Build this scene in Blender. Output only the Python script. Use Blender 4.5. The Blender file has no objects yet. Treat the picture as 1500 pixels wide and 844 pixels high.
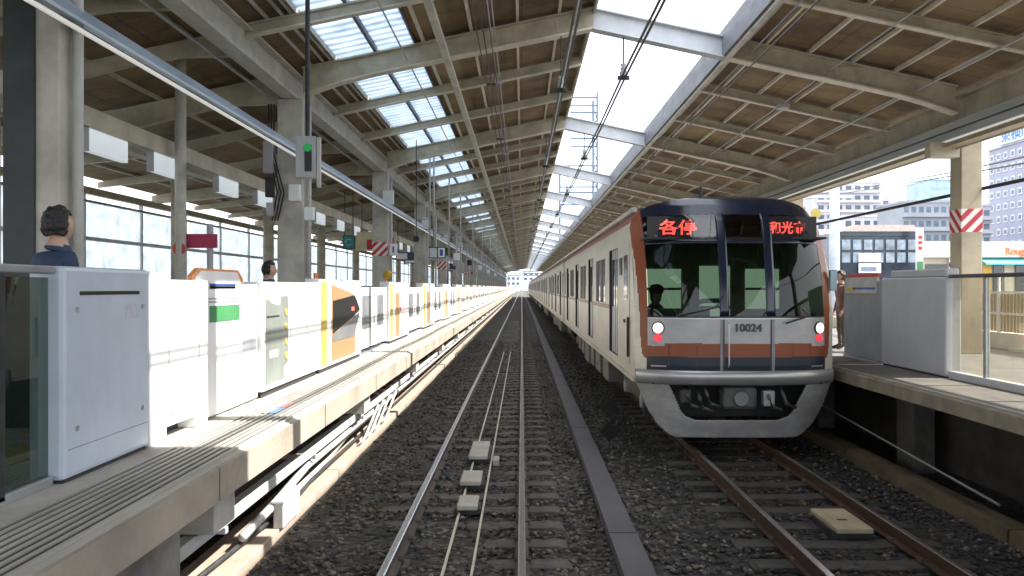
import bpy, bmesh, math, random
import numpy as np
from mathutils import Vector, Matrix
R = math.radians
random.seed(7)
rng = np.random.default_rng(7)
scene = bpy.context.scene
COL = scene.collection

# ---------------------------------------------------------------- camera, sky, sun, exposure
cam_d = bpy.data.cameras.new("camera")
cam_d.sensor_width = 36.0
cam_d.lens = 28.8
cam_d.shift_x = -14.5 / 1500
cam_d.shift_y = -1.0 / 1500
cam_d.clip_start = 0.05
cam_d.clip_end = 4000
cam = bpy.data.objects.new("camera", cam_d)
cam.location = (0, 0, 2.3)
cam.rotation_euler = (R(90), 0, 0)
COL.objects.link(cam)
scene.camera = cam

SUN = Vector((1.0, -0.06, 1.19)).normalized()          # direction towards the sun
world = bpy.data.worlds.new("World")
scene.world = world
world.use_nodes = True
wn = world.node_tree
wn.nodes.clear()
w_out = wn.nodes.new("ShaderNodeOutputWorld")
w_bg = wn.nodes.new("ShaderNodeBackground")
w_sky = wn.nodes.new("ShaderNodeTexSky")
w_sky.sky_type = 'NISHITA'
w_sky.sun_disc = False
w_sky.sun_elevation = math.asin(SUN.z)
w_sky.sun_rotation = math.atan2(SUN.x, SUN.y)
w_sky.air_density = 1.0
w_sky.dust_density = 3.5
w_sky.ozone_density = 1.0
# thin bright cloud veil over the Nishita sky
w_tc = wn.nodes.new("ShaderNodeTexCoord")
w_no = wn.nodes.new("ShaderNodeTexNoise")
w_no.inputs['Scale'].default_value = 2.2
w_no.inputs['Detail'].default_value = 5
w_ra = wn.nodes.new("ShaderNodeMapRange")
w_ra.inputs[1].default_value = 0.35; w_ra.inputs[2].default_value = 0.65
w_ra.inputs[3].default_value = 0.55; w_ra.inputs[4].default_value = 0.9
w_mx = wn.nodes.new("ShaderNodeMix"); w_mx.data_type = 'RGBA'
w_mx.inputs[7].default_value = (8.5, 8.8, 9.4, 1)
wn.links.new(w_tc.outputs['Generated'], w_no.inputs['Vector'])
wn.links.new(w_no.outputs['Fac'], w_ra.inputs[0])
wn.links.new(w_ra.outputs[0], w_mx.inputs[0])
wn.links.new(w_sky.outputs[0], w_mx.inputs[6])
wn.links.new(w_mx.outputs[2], w_bg.inputs['Color'])
w_bg.inputs['Strength'].default_value = 0.14
wn.links.new(w_bg.outputs[0], w_out.inputs['Surface'])

sun_d = bpy.data.lights.new("sun", 'SUN')
sun_d.energy = 4.9
sun_d.angle = R(0.5)
sun_d.color = (1.0, 0.955, 0.88)
sun = bpy.data.objects.new("sun", sun_d)
sun.rotation_euler = SUN.to_track_quat('Z', 'Y').to_euler()
sun.location = (40, 0, 60)
COL.objects.link(sun)

scene.view_settings.view_transform = 'Standard'
scene.view_settings.look = 'None'
scene.view_settings.exposure = 1.5
scene.view_settings.gamma = 1.0
scene.view_settings.use_curve_mapping = False
scene.cycles.max_bounces = 8
scene.cycles.diffuse_bounces = 5
scene.cycles.transparent_max_bounces = 12
try:
    scene.cycles.use_denoising = True
except Exception:
    pass

# ---------------------------------------------------------------- materials
MATS = {}
def mat(name, col, rough=0.6, metal=0.0, var=0.18, scale=3.0, bump=0.0, bscale=40.0, stretch=(1, 1, 1),
        col2=None, spec=0.5, streak=0.0):
    """Principled surface with object-space colour variation and fine bump."""
    if name in MATS: return MATS[name]
    m = bpy.data.materials.new(name); m.use_nodes = True
    nt = m.node_tree; b = nt.nodes['Principled BSDF']
    b.inputs['Roughness'].default_value = rough
    b.inputs['Metallic'].default_value = metal
    b.inputs['Specular IOR Level'].default_value = spec
    tc = nt.nodes.new("ShaderNodeTexCoord"); mp = nt.nodes.new("ShaderNodeMapping")
    mp.inputs['Scale'].default_value = stretch
    nt.links.new(tc.outputs['Object'], mp.inputs['Vector'])
    n = nt.nodes.new("ShaderNodeTexNoise"); n.inputs['Scale'].default_value = scale
    n.inputs['Detail'].default_value = 6; n.inputs['Roughness'].default_value = 0.62
    nt.links.new(mp.outputs[0], n.inputs['Vector'])
    cr = nt.nodes.new("ShaderNodeValToRGB")
    c2 = col2 or tuple(c * (1 - var) for c in col)
    c1 = col if col2 else tuple(min(1, c * (1 + var * 0.6)) for c in col)
    cr.color_ramp.elements[0].position = 0.33; cr.color_ramp.elements[0].color = (*c2, 1)
    cr.color_ramp.elements[1].position = 0.66; cr.color_ramp.elements[1].color = (*c1, 1)
    nt.links.new(n.outputs['Fac'], cr.inputs[0])
    nt.links.new(cr.outputs[0], b.inputs['Base Color'])
    mr = nt.nodes.new("ShaderNodeMapRange")
    mr.inputs[3].default_value = max(0.02, rough - 0.12 * rough); mr.inputs[4].default_value = min(1, rough * 1.2)
    nt.links.new(n.outputs['Fac'], mr.inputs[0]); nt.links.new(mr.outputs[0], b.inputs['Roughness'])
    if bump:
        n2 = nt.nodes.new("ShaderNodeTexNoise"); n2.inputs['Scale'].default_value = bscale; n2.inputs['Detail'].default_value = 4
        nt.links.new(mp.outputs[0], n2.inputs['Vector'])
        bp = nt.nodes.new("ShaderNodeBump"); bp.inputs['Strength'].default_value = bump; bp.inputs['Distance'].default_value = 0.02
        nt.links.new(n2.outputs['Fac'], bp.inputs['Height']); nt.links.new(bp.outputs[0], b.inputs['Normal'])
    MATS[name] = m
    return m

def board_mat():
    m = bpy.data.materials.new("roof_board"); m.use_nodes = True
    nt = m.node_tree; b = nt.nodes['Principled BSDF']; b.inputs['Roughness'].default_value = .85
    tc = nt.nodes.new("ShaderNodeTexCoord")
    br = nt.nodes.new("ShaderNodeTexBrick"); br.inputs['Scale'].default_value = 1.0
    br.offset = 0.0; br.inputs['Brick Width'].default_value = 1.85; br.inputs['Row Height'].default_value = .63
    br.inputs['Mortar Size'].default_value = .007; br.inputs['Bias'].default_value = 0
    br.inputs['Color1'].default_value = (.25, .185, .105, 1); br.inputs['Color2'].default_value = (.32, .24, .14, 1)
    br.inputs['Mortar'].default_value = (.13, .09, .05, 1)
    nt.links.new(tc.outputs['Object'], br.inputs['Vector'])
    no = nt.nodes.new("ShaderNodeTexNoise"); no.inputs['Scale'].default_value = .55; no.inputs['Detail'].default_value = 7
    no.inputs['Roughness'].default_value = .68
    nt.links.new(tc.outputs['Object'], no.inputs['Vector'])
    cr = nt.nodes.new("ShaderNodeValToRGB")
    cr.color_ramp.elements[0].position = .36; cr.color_ramp.elements[0].color = (.42, .40, .38, 1)
    cr.color_ramp.elements[1].position = .62; cr.color_ramp.elements[1].color = (1.05, 1.0, .92, 1)
    nt.links.new(no.outputs['Fac'], cr.inputs[0])
    mx = nt.nodes.new("ShaderNodeMix"); mx.data_type = 'RGBA'; mx.blend_type = 'MULTIPLY'; mx.inputs[0].default_value = 1
    nt.links.new(br.outputs['Color'], mx.inputs[6]); nt.links.new(cr.outputs[0], mx.inputs[7])
    nt.links.new(mx.outputs[2], b.inputs['Base Color'])
    MATS["roof_board"] = m
    return m

def emit(name, col, strength, base=(0.02, 0.02, 0.02)):
    if name in MATS: return MATS[name]
    m = bpy.data.materials.new(name); m.use_nodes = True
    b = m.node_tree.nodes['Principled BSDF']
    b.inputs['Base Color'].default_value = (*base, 1)
    b.inputs['Emission Color'].default_value = (*col, 1)
    b.inputs['Emission Strength'].default_value = strength
    b.inputs['Roughness'].default_value = 0.4
    MATS[name] = m
    return m

def glass(name, tint, gloss=0.12, rough=0.02, diffuse=None, dif=0.0):
    if name in MATS: return MATS[name]
    m = bpy.data.materials.new(name); m.use_nodes = True
    nt = m.node_tree; nt.nodes.clear()
    out = nt.nodes.new("ShaderNodeOutputMaterial")
    tr = nt.nodes.new("ShaderNodeBsdfTransparent"); tr.inputs[0].default_value = (*tint, 1)
    gl = nt.nodes.new("ShaderNodeBsdfGlossy"); gl.inputs['Roughness'].default_value = rough
    lw = nt.nodes.new("ShaderNodeLayerWeight"); lw.inputs[0].default_value = 0.5
    pw = nt.nodes.new("ShaderNodeMath"); pw.operation = 'POWER'; pw.inputs[1].default_value = 4.5
    nt.links.new(lw.outputs['Facing'], pw.inputs[0])
    ad = nt.nodes.new("ShaderNodeMath"); ad.operation = 'ADD'; ad.inputs[1].default_value = gloss + .035; ad.use_clamp = True
    sc_ = nt.nodes.new("ShaderNodeMath"); sc_.operation = 'MULTIPLY'; sc_.inputs[1].default_value = .7
    nt.links.new(pw.outputs[0], sc_.inputs[0]); nt.links.new(sc_.outputs[0], ad.inputs[0])
    mx = nt.nodes.new("ShaderNodeMixShader")
    nt.links.new(ad.outputs[0], mx.inputs[0]); nt.links.new(tr.outputs[0], mx.inputs[1]); nt.links.new(gl.outputs[0], mx.inputs[2])
    last = mx
    if diffuse:
        df = nt.nodes.new("ShaderNodeBsdfDiffuse"); df.inputs[0].default_value = (*diffuse, 1)
        m2 = nt.nodes.new("ShaderNodeMixShader"); m2.inputs[0].default_value = dif
        nt.links.new(mx.outputs[0], m2.inputs[1]); nt.links.new(df.outputs[0], m2.inputs[2]); last = m2
    nt.links.new(last.outputs[0], out.inputs[0])
    MATS[name] = m
    return m

def translucent(name, col, dcol, f=0.35, bands=False, clear=0.0):
    if name in MATS: return MATS[name]
    m = bpy.data.materials.new(name); m.use_nodes = True
    nt = m.node_tree; nt.nodes.clear()
    out = nt.nodes.new("ShaderNodeOutputMaterial")
    tc = nt.nodes.new("ShaderNodeTexCoord"); no = nt.nodes.new("ShaderNodeTexNoise"); no.inputs['Scale'].default_value = 2.5
    no.inputs['Detail'].default_value = 5
    nt.links.new(tc.outputs['Object'], no.inputs['Vector'])
    cr = nt.nodes.new("ShaderNodeValToRGB")
    cr.color_ramp.elements[0].position = 0.3; cr.color_ramp.elements[0].color = (*[c * 0.72 for c in col], 1)
    cr.color_ramp.elements[1].position = 0.7; cr.color_ramp.elements[1].color = (*col, 1)
    nt.links.new(no.outputs['Fac'], cr.inputs[0])
    src = cr.outputs[0]
    if bands:                                            # corrugated sheet: ridges across the panel
        wv = nt.nodes.new("ShaderNodeTexWave"); wv.bands_direction = 'Y'; wv.inputs['Scale'].default_value = 1.1
        wv.inputs['Distortion'].default_value = 1.2; wv.inputs['Detail'].default_value = 2
        nt.links.new(tc.outputs['Object'], wv.inputs[0])
        mr = nt.nodes.new("ShaderNodeMapRange"); mr.inputs[3].default_value = .72; mr.inputs[4].default_value = 1.1
        nt.links.new(wv.outputs['Fac'], mr.inputs[0])
        mm = nt.nodes.new("ShaderNodeMix"); mm.data_type = 'RGBA'; mm.blend_type = 'MULTIPLY'; mm.inputs[0].default_value = 1
        nt.links.new(cr.outputs[0], mm.inputs[6]); nt.links.new(mr.outputs[0], mm.inputs[7]); src = mm.outputs[2]
    tr = nt.nodes.new("ShaderNodeBsdfTranslucent"); nt.links.new(src, tr.inputs[0])
    df = nt.nodes.new("ShaderNodeBsdfDiffuse"); df.inputs[0].default_value = (*dcol, 1)
    mx = nt.nodes.new("ShaderNodeMixShader"); mx.inputs[0].default_value = f
    nt.links.new(tr.outputs[0], mx.inputs[1]); nt.links.new(df.outputs[0], mx.inputs[2])
    last = mx
    if clear:
        tp = nt.nodes.new("ShaderNodeBsdfTransparent"); m3 = nt.nodes.new("ShaderNodeMixShader"); m3.inputs[0].default_value = clear
        nt.links.new(mx.outputs[0], m3.inputs[1]); nt.links.new(tp.outputs[0], m3.inputs[2]); last = m3
    nt.links.new(last.outputs[0], out.inputs[0])
    MATS[name] = m
    return m

STEEL = mat("canopy_paint", (0.46, 0.42, 0.31), 0.5, var=0.28, scale=2.2, bump=0.15, stretch=(1, 1, 1))
STEEL_W = mat("girder_paint", (0.50, 0.48, 0.42), 0.5, var=0.25, scale=2.6, bump=0.1)
FLANGE = mat("flange_pale", (0.66, 0.61, 0.49), 0.5, var=0.22, scale=2.5)
GAP_STEEL = mat("gap_beam_paint", (0.50, 0.53, 0.56), 0.5, var=0.15, scale=2)
BOARD = board_mat()
FASCIA = mat("eave_fascia", (0.17, 0.18, 0.21), 0.6, var=0.4, scale=5, stretch=(1, .3, 1))
SILVER = mat("galvanised", (0.52, 0.55, 0.58), 0.33, 0.75, var=0.18, scale=4, stretch=(1, .3, 1))
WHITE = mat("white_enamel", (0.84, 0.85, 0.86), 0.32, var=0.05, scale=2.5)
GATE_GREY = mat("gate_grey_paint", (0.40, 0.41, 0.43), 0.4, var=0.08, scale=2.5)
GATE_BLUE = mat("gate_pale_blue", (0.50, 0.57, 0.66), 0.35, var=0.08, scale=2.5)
YELLOW = mat("yellow_stripe", (0.46, 0.37, 0.10), 0.45, var=0.12)
TAN = mat("tan_panel", (0.34, 0.215, 0.105), 0.45, var=0.06)
BLACK = mat("black_paint", (0.015, 0.015, 0.016), 0.4, var=0.2)
RUBBER = mat("dark_rubber", (0.03, 0.03, 0.03), 0.7, var=0.3)
CONC = mat("platform_concrete", (0.40, 0.38, 0.34), 0.85, var=0.3, scale=2.0, bump=0.3, bscale=30)
CONC_D = mat("stained_concrete", (0.20, 0.19, 0.17), 0.9, var=0.5, scale=1.6, bump=0.3, bscale=25)
CONC_P = mat("trough_concrete", (0.36, 0.285, 0.225), 0.85, var=0.2, scale=3, bump=0.25, bscale=40)
RAILTOP = mat("rail_head_steel", (0.55, 0.55, 0.56), 0.22, 0.9, var=0.1, scale=6, stretch=(1, .1, 1))
RAILSIDE = mat("rail_side_steel", (0.11, 0.085, 0.07), 0.7, 0.2, var=0.4, scale=6, stretch=(1, .2, 1))
RUST = mat("rusty_rail_side", (0.058, 0.027, 0.016), 0.8, 0.1, var=0.45, scale=8, stretch=(1, .2, 1))
SLEEPER = mat("sleeper_concrete", (0.12, 0.108, 0.092), 0.9, var=0.5, scale=6, bump=0.4, bscale=50)
STONE = mat("ballast_stone", (0.085, 0.08, 0.074), 0.9, scale=8, bump=0.3, col2=(0.025, 0.026, 0.026))
PIPE = mat("pale_pipe", (0.46, 0.46, 0.44), 0.45, var=0.15)
DARKSTEEL = mat("dark_steel", (0.05, 0.052, 0.055), 0.5, 0.4, var=0.4, scale=6)
RED = mat("red_paint", (0.50, 0.03, 0.035), 0.45, var=0.15)
GREEN = mat("green_label", (0.06, 0.24, 0.09), 0.5, var=0.1)
BLUE = mat("blue_label", (0.05, 0.12, 0.45), 0.5, var=0.1)
ORANGE = mat("orange_lettering", (0.62, 0.18, 0.06), 0.5, var=0.05)
TEAL = mat("teal_awning", (0.10, 0.42, 0.42), 0.6, var=0.1)
SHOPWHITE = mat("shop_fascia_white", (0.75, 0.73, 0.66), 0.6, var=0.06)
WOODF = mat("fence_wood", (0.42, 0.34, 0.22), 0.75, var=0.3, scale=4, stretch=(3, 3, .4))
LIGHTBOX = emit("lit_light_box", (0.85, 0.95, 1.0), 0.16, (0.55, 0.57, 0.58))
SKYL = translucent("skylight_panel", (0.60, 0.68, 0.77), (0.6, 0.65, 0.7), 0.25, bands=True)
FROST = translucent("frosted_windbreak", (0.92, 0.97, 0.98), (0.8, 0.85, 0.86), 0.1, clear=.06)
GLASS_D = glass("tinted_gate_glass", (0.42, 0.48, 0.44), 0.04)
GLASS_C = glass("clear_gate_glass", (0.86, 0.88, 0.84), 0.03)
GLASS_W = glass("windscreen_glass", (0.14, 0.22, 0.19), 0.0)
GLASS_S = glass("sign_window_glass", (0.55, 0.62, 0.70), 0.06)
WINDOW = mat("dark_window_glass", (0.02, 0.024, 0.026), 0.06, 0.0, var=0.3, spec=0.9)

# ---------------------------------------------------------------- mesh helpers
def wloc(o):
    v = Vector((0, 0, 0))
    while o is not None:
        v += o.location; o = o.parent
    return v

class MB:
    def __init__(s): s.v = []; s.f = []; s.m = []
    def add(s, vs, fs, m=0):
        n = len(s.v); s.v += [tuple(p) for p in vs]
        for f in fs: s.f.append(tuple(n + i for i in f)); s.m.append(m)
        return s
    def box(s, x0, x1, y0, y1, z0, z1, m=0):
        return s.add([(x0, y0, z0), (x1, y0, z0), (x1, y1, z0), (x0, y1, z0), (x0, y0, z1), (x1, y0, z1), (x1, y1, z1), (x0, y1, z1)],
                     [(0, 3, 2, 1), (4, 5, 6, 7), (0, 1, 5, 4), (1, 2, 6, 5), (2, 3, 7, 6), (3, 0, 4, 7)], m)
    def prism(s, poly, y0, y1, m=0):                     # polygon in X,Z (counter-clockwise seen from -Y) run along Y
        n = len(poly)
        vs = [(x, y0, z) for x, z in poly] + [(x, y1, z) for x, z in poly]
        fs = [tuple(range(n)), tuple(reversed(range(n, 2 * n)))]
        fs += [((i + 1) % n, i, n + i, n + (i + 1) % n) for i in range(n)]
        return s.add(vs, fs, m)
    def prism_x(s, poly, x0, x1, m=0):                   # polygon in Y,Z run along X
        n = len(poly)
        vs = [(x0, y, z) for y, z in poly] + [(x1, y, z) for y, z in poly]
        fs = [tuple(reversed(range(n))), tuple(range(n, 2 * n))]
        fs += [(i, (i + 1) % n, n + (i + 1) % n, n + i) for i in range(n)]
        return s.add(vs, fs, m)
    def tube(s, pts, r, n=8, m=0):
        pts = [Vector(p) for p in pts]; rings = []
        rr = r if isinstance(r, (list, tuple)) else [r] * len(pts)
        for i, p in enumerate(pts):
            d = (pts[min(i + 1, len(pts) - 1)] - pts[max(i - 1, 0)]).normalized()
            a = d.orthogonal().normalized() if abs(d.z) < .9 and abs(d.y) < .9 else d.cross(Vector((1, 0, 0))).normalized()
            b = d.cross(a)
            rings.append([p + (a * math.cos(2 * math.pi * k / n) + b * math.sin(2 * math.pi * k / n)) * rr[i] for k in range(n)])
        vs = [q for rg in rings for q in rg]; fs = []
        for i in range(len(pts) - 1):
            for k in range(n):
                k2 = (k + 1) % n
                fs.append((i * n + k, i * n + k2, (i + 1) * n + k2, (i + 1) * n + k))
        fs.append(tuple(reversed(range(n)))); fs.append(tuple(range((len(pts) - 1) * n, len(pts) * n)))
        return s.add(vs, fs, m)
    def grid(s, P, nu, nv, keep=None, mid=None, double=False):
        base = len(s.v)
        for i in range(nu + 1):
            for j in range(nv + 1): s.v.append(tuple(P(i, j)))
        for i in range(nu):
            for j in range(nv):
                if keep and not keep(i, j): continue
                a = base + i * (nv + 1) + j
                s.f.append((a, a + nv + 1, a + nv + 2, a + 1)); s.m.append(mid(i, j) if mid else 0)
        return s
    def build(s, name, mats, parent=None, smooth=False, bevel=0.0, loc=None):
        me = bpy.data.meshes.new(name)
        off = wloc(parent) if parent is not None else Vector((0, 0, 0))
        if loc is not None: off = off + Vector(loc) if parent is None else off
        o = bpy.data.objects.new(name, me)
        if parent is None and loc is not None: o.location = loc
        vs = [(x - off.x, y - off.y, z - off.z) for x, y, z in s.v]
        me.from_pydata(vs, [], s.f)
        if not isinstance(mats, (list, tuple)): mats = [mats]
        for m_ in mats: me.materials.append(m_)
        me.polygons.foreach_set("material_index", s.m)
        me.update(); me.validate()
        bm = bmesh.new(); bm.from_mesh(me)
        used = [v for v in bm.verts if not v.link_faces]
        bmesh.ops.delete(bm, geom=used, context='VERTS')
        if not smooth: bmesh.ops.recalc_face_normals(bm, faces=bm.faces)
        bm.to_mesh(me); bm.free()
        if smooth: me.polygons.foreach_set("use_smooth", [True] * len(me.polygons))
        COL.objects.link(o)
        if parent is not None: o.parent = parent
        if bevel:
            b = o.modifiers.new("bevel", 'BEVEL'); b.width = bevel; b.segments = 2; b.limit_method = 'ANGLE'
        return o

def tag(o, label=None, cat=None, group=None, kind=None):
    if label: o['label'] = label
    if cat: o['category'] = cat
    if group: o['group'] = group
    if kind: o['kind'] = kind
    return o
def thing(name, label, cat, loc=(0, 0, 0), group=None):
    o = bpy.data.objects.new(name, None); o.location = loc; o.empty_display_size = 0.2
    COL.objects.link(o); return tag(o, label, cat, group)
def box(name, b, m, parent=None, bevel=0.0):
    return MB().box(*b).build(name, m, parent, bevel=bevel)
def copy_tree(o, loc=None, label=None, parent=None):
    c = o.copy(); COL.objects.link(c)
    if parent is not None: c.parent = parent
    if loc is not None: c.location = loc
    if label: c['label'] = label
    for ch in [x for x in bpy.data.objects if x.parent == o]: copy_tree(ch, parent=c)
    return c
def move_copy(o, d, parent=None):                         # a copy of one part moved by d
    c = o.copy(); COL.objects.link(c); c.location = Vector(o.location) + Vector(d)
    if parent is not None: c.parent = parent
    return c
def text(s, size, loc, rot, m, parent=None, name="lettering", ext=0.004, align='CENTER', sx=1.0, bold=0.0):
    cu = bpy.data.curves.new("t", 'FONT'); cu.body = s; cu.size = size; cu.extrude = ext; cu.offset = bold
    cu.align_x = align; cu.align_y = 'CENTER'
    t = bpy.data.objects.new("t", cu); COL.objects.link(t)
    dg = bpy.context.evaluated_depsgraph_get()
    me = bpy.data.meshes.new_from_object(t.evaluated_get(dg))
    bpy.data.objects.remove(t)
    me.name = name
    M = Matrix.Translation(Vector(loc) - (wloc(parent) if parent else Vector())) @ Matrix([[*r, 0] for r in rot_m(rot)] + [[0, 0, 0, 1]]) @ Matrix.Diagonal((sx, 1, 1, 1))
    me.transform(M)
    me.materials.clear(); me.materials.append(m)
    o = bpy.data.objects.new(name, me); COL.objects.link(o)
    if parent is not None: o.parent = parent
    return o
def rot_m(rot):
    from mathutils import Euler
    return [list(r) for r in Euler(rot).to_matrix()]
FACE_CAM = (R(90), 0, 0)          # text facing -Y
FACE_RIGHT = (R(90), 0, R(90))    # text facing +X
FACE_LEFT = (R(90), 0, R(-90))    # text facing -X
def at(px, py, Y):                # point of the place seen at this pixel, Y metres ahead
    return ((px - 764.5) * Y / 1200, Y, 2.3 - (py - 421) * Y / 1200)

CH = 2.3                           # camera height above rail
YEND = 205.0

# ================================================================ SETTING
def ballast_mat():
    m = bpy.data.materials.new("ballast_bed"); m.use_nodes = True
    nt = m.node_tree; b = nt.nodes['Principled BSDF']; b.inputs['Roughness'].default_value = 0.92
    tc = nt.nodes.new("ShaderNodeTexCoord")
    vo = nt.nodes.new("ShaderNodeTexVoronoi"); vo.inputs['Scale'].default_value = 17
    nt.links.new(tc.outputs['Object'], vo.inputs['Vector'])
    no = nt.nodes.new("ShaderNodeTexNoise"); no.inputs['Scale'].default_value = 0.9; no.inputs['Detail'].default_value = 6
    nt.links.new(tc.outputs['Object'], no.inputs['Vector'])
    sp = nt.nodes.new("ShaderNodeSeparateColor"); nt.links.new(vo.outputs['Color'], sp.inputs[0])
    cr = nt.nodes.new("ShaderNodeValToRGB")
    cr.color_ramp.elements[0].color = (0.028, 0.03, 0.028, 1); cr.color_ramp.elements[1].color = (0.15, 0.135, 0.12, 1)
    e = cr.color_ramp.elements.new(0.55); e.color = (0.065, 0.06, 0.054, 1)
    nt.links.new(sp.outputs[0], cr.inputs[0])
    mx = nt.nodes.new("ShaderNodeMix"); mx.data_type = 'RGBA'; mx.blend_type = 'MULTIPLY'; mx.inputs[0].default_value = 0.7
    cr2 = nt.nodes.new("ShaderNodeValToRGB")
    cr2.color_ramp.elements[0].position = .35; cr2.color_ramp.elements[0].color = (0.45, 0.5, 0.5, 1)
    cr2.color_ramp.elements[1].position = .65; cr2.color_ramp.elements[1].color = (1, .93, .85, 1)
    nt.links.new(no.outputs['Fac'], cr2.inputs[0])
    nt.links.new(cr.outputs[0], mx.inputs[6]); nt.links.new(cr2.outputs[0], mx.inputs[7])
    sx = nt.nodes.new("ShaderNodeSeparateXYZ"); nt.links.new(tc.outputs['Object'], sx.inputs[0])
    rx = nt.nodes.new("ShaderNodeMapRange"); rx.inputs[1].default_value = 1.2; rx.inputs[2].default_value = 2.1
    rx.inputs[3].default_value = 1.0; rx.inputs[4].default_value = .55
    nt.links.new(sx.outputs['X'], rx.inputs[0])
    dk = nt.nodes.new("ShaderNodeMix"); dk.data_type = 'RGBA'; dk.blend_type = 'MULTIPLY'; dk.inputs[0].default_value = 1  # bed darker towards the right track: shade put into the colour
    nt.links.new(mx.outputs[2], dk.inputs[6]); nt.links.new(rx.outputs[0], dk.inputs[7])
    nt.links.new(dk.outputs[2], b.inputs['Base Color'])
    bp = nt.nodes.new("ShaderNodeBump"); bp.inputs['Strength'].default_value = 0.9; bp.inputs['Distance'].default_value = 0.05
    bp.invert = True
    nt.links.new(vo.outputs['Distance'], bp.inputs['Height']); nt.links.new(bp.outputs[0], b.inputs['Normal'])
    return m
BALLAST = ballast_mat()
GROUNDM = mat("city_ground", (0.16, 0.16, 0.155), 0.9, var=0.3, scale=0.05)
g = MB().add([(-1500, -300, -0.55), (1500, -300, -0.55), (1500, 3000, -0.55), (-1500, 3000, -0.55)], [(0, 1, 2, 3)]).build("ground", GROUNDM)
tag(g, kind='structure')
# ballast bed with a shallow cross profile
prof = [(-3.4, -0.16), (-2.2, -0.13), (-1.75, -0.16), (0.75, -0.20), (1.2, -0.17), (1.8, -0.2), (4.3, -0.2), (5.2, -0.24), (9.2, -0.3)]
ys = [-12 + i * 1.0 for i in range(60)] + [48 + i * 12 for i in range(60)]
def bedP(i, j):
    x, z = prof[i]; return (x, ys[j], z + 0.015 * math.sin(ys[j] * 1.7 + x * 3))
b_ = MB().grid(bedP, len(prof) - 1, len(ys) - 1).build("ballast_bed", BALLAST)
tag(b_, kind='structure')
for p in b_.data.polygons: p.use_smooth = True

# loose stones on the bed, nearest part
def stones():
    base = np.array([(0, 0, 1), (.95, 0, .2), (.2, .9, .15), (-.8, .5, .25), (-.7, -.6, .1), (.3, -.95, .2), (0, 0, -.7)], float)
    tri = np.array([(0, 1, 2), (0, 2, 3), (0, 3, 4), (0, 4, 5), (0, 5, 1), (6, 2, 1), (6, 3, 2), (6, 4, 3), (6, 5, 4), (6, 1, 5)])
    n = 30000
    y = 3.6 + (rng.random(n) ** 1.7) * 34
    x = rng.uniform(-2.3, 5.1, n)
    ok = np.ones(n, bool)
    for xr in (-1.13, 0.0, 2.47, 3.61): ok &= np.abs(x - xr) > 0.09
    for xr in (-.68, -.43): ok &= np.abs(x - xr) > 0.035
    ok &= ~((x > .82) & (x < 1.17))
    onsl = ((x > -1.57) & (x < .43)) | ((x > 2.04) & (x < 4.04))
    ph = np.mod(y, .6)
    keep = rng.random(n)
    ok &= ~(onsl & (ph < .25) & (keep > .05))
    ok &= ~((x < -1.9) & (keep > .5))
    x = x[ok]; y = y[ok]; n = len(x)
    r = rng.uniform(.016, .038, n)
    ang = rng.uniform(0, 2 * np.pi, (n, 2))
    V = np.repeat(base[None], n, 0) * (1 + rng.uniform(-.3, .3, (n, 7, 3)))
    V *= r[:, None, None] * np.stack([rng.uniform(.8, 1.3, n), rng.uniform(.8, 1.3, n), rng.uniform(.6, 1, n)], -1)[:, None, :]
    c, s_ = np.cos(ang[:, 0]), np.sin(ang[:, 0])
    X = V[..., 0] * c[:, None] - V[..., 1] * s_[:, None]; Yv = V[..., 0] * s_[:, None] + V[..., 1] * c[:, None]
    zb = np.interp(x, [p[0] for p in prof], [p[1] for p in prof]) + .012
    V = np.stack([X + x[:, None], Yv + y[:, None], V[..., 2] + zb[:, None]], -1)
    F = (tri[None] + (np.arange(n) * 7)[:, None, None]).reshape(-1, 3)
    me = bpy.data.meshes.new("ballast_gravel")
    me.vertices.add(n * 7); me.vertices.foreach_set("co", V.reshape(-1))
    me.loops.add(len(F) * 3); me.loops.foreach_set("vertex_index", F.reshape(-1).astype(np.int32))
    me.polygons.add(len(F)); me.polygons.foreach_set("loop_start", np.arange(0, len(F) * 3, 3, dtype=np.int32))
    tones = [mat("gravel_grey", (0.14, 0.128, 0.112), .9, var=.3), mat("gravel_dark", (0.04, 0.04, 0.04), .9, var=.3),
             mat("gravel_brown", (0.16, 0.115, 0.08), .9, var=.3), mat("gravel_pale", (0.23, 0.215, 0.19), .9, var=.2)]
    for t in tones: me.materials.append(t)
    mi = rng.choice([0, 1, 2, 3], n, p=[.4, .37, .17, .06]).astype(np.int32)
    shade_dark = (x > 1.6 + rng.normal(0, .25, n)) & (rng.random(n) < .72)  # more dark stones on the right, shade under the roof as colour
    mi[shade_dark] = 1
    me.polygons.foreach_set("material_index", np.repeat(mi, 10))
    me.update(calc_edges=True)
    o = bpy.data.objects.new("ballast_gravel", me); COL.objects.link(o)
    tag(o, kind='stuff')
stones()

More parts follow.
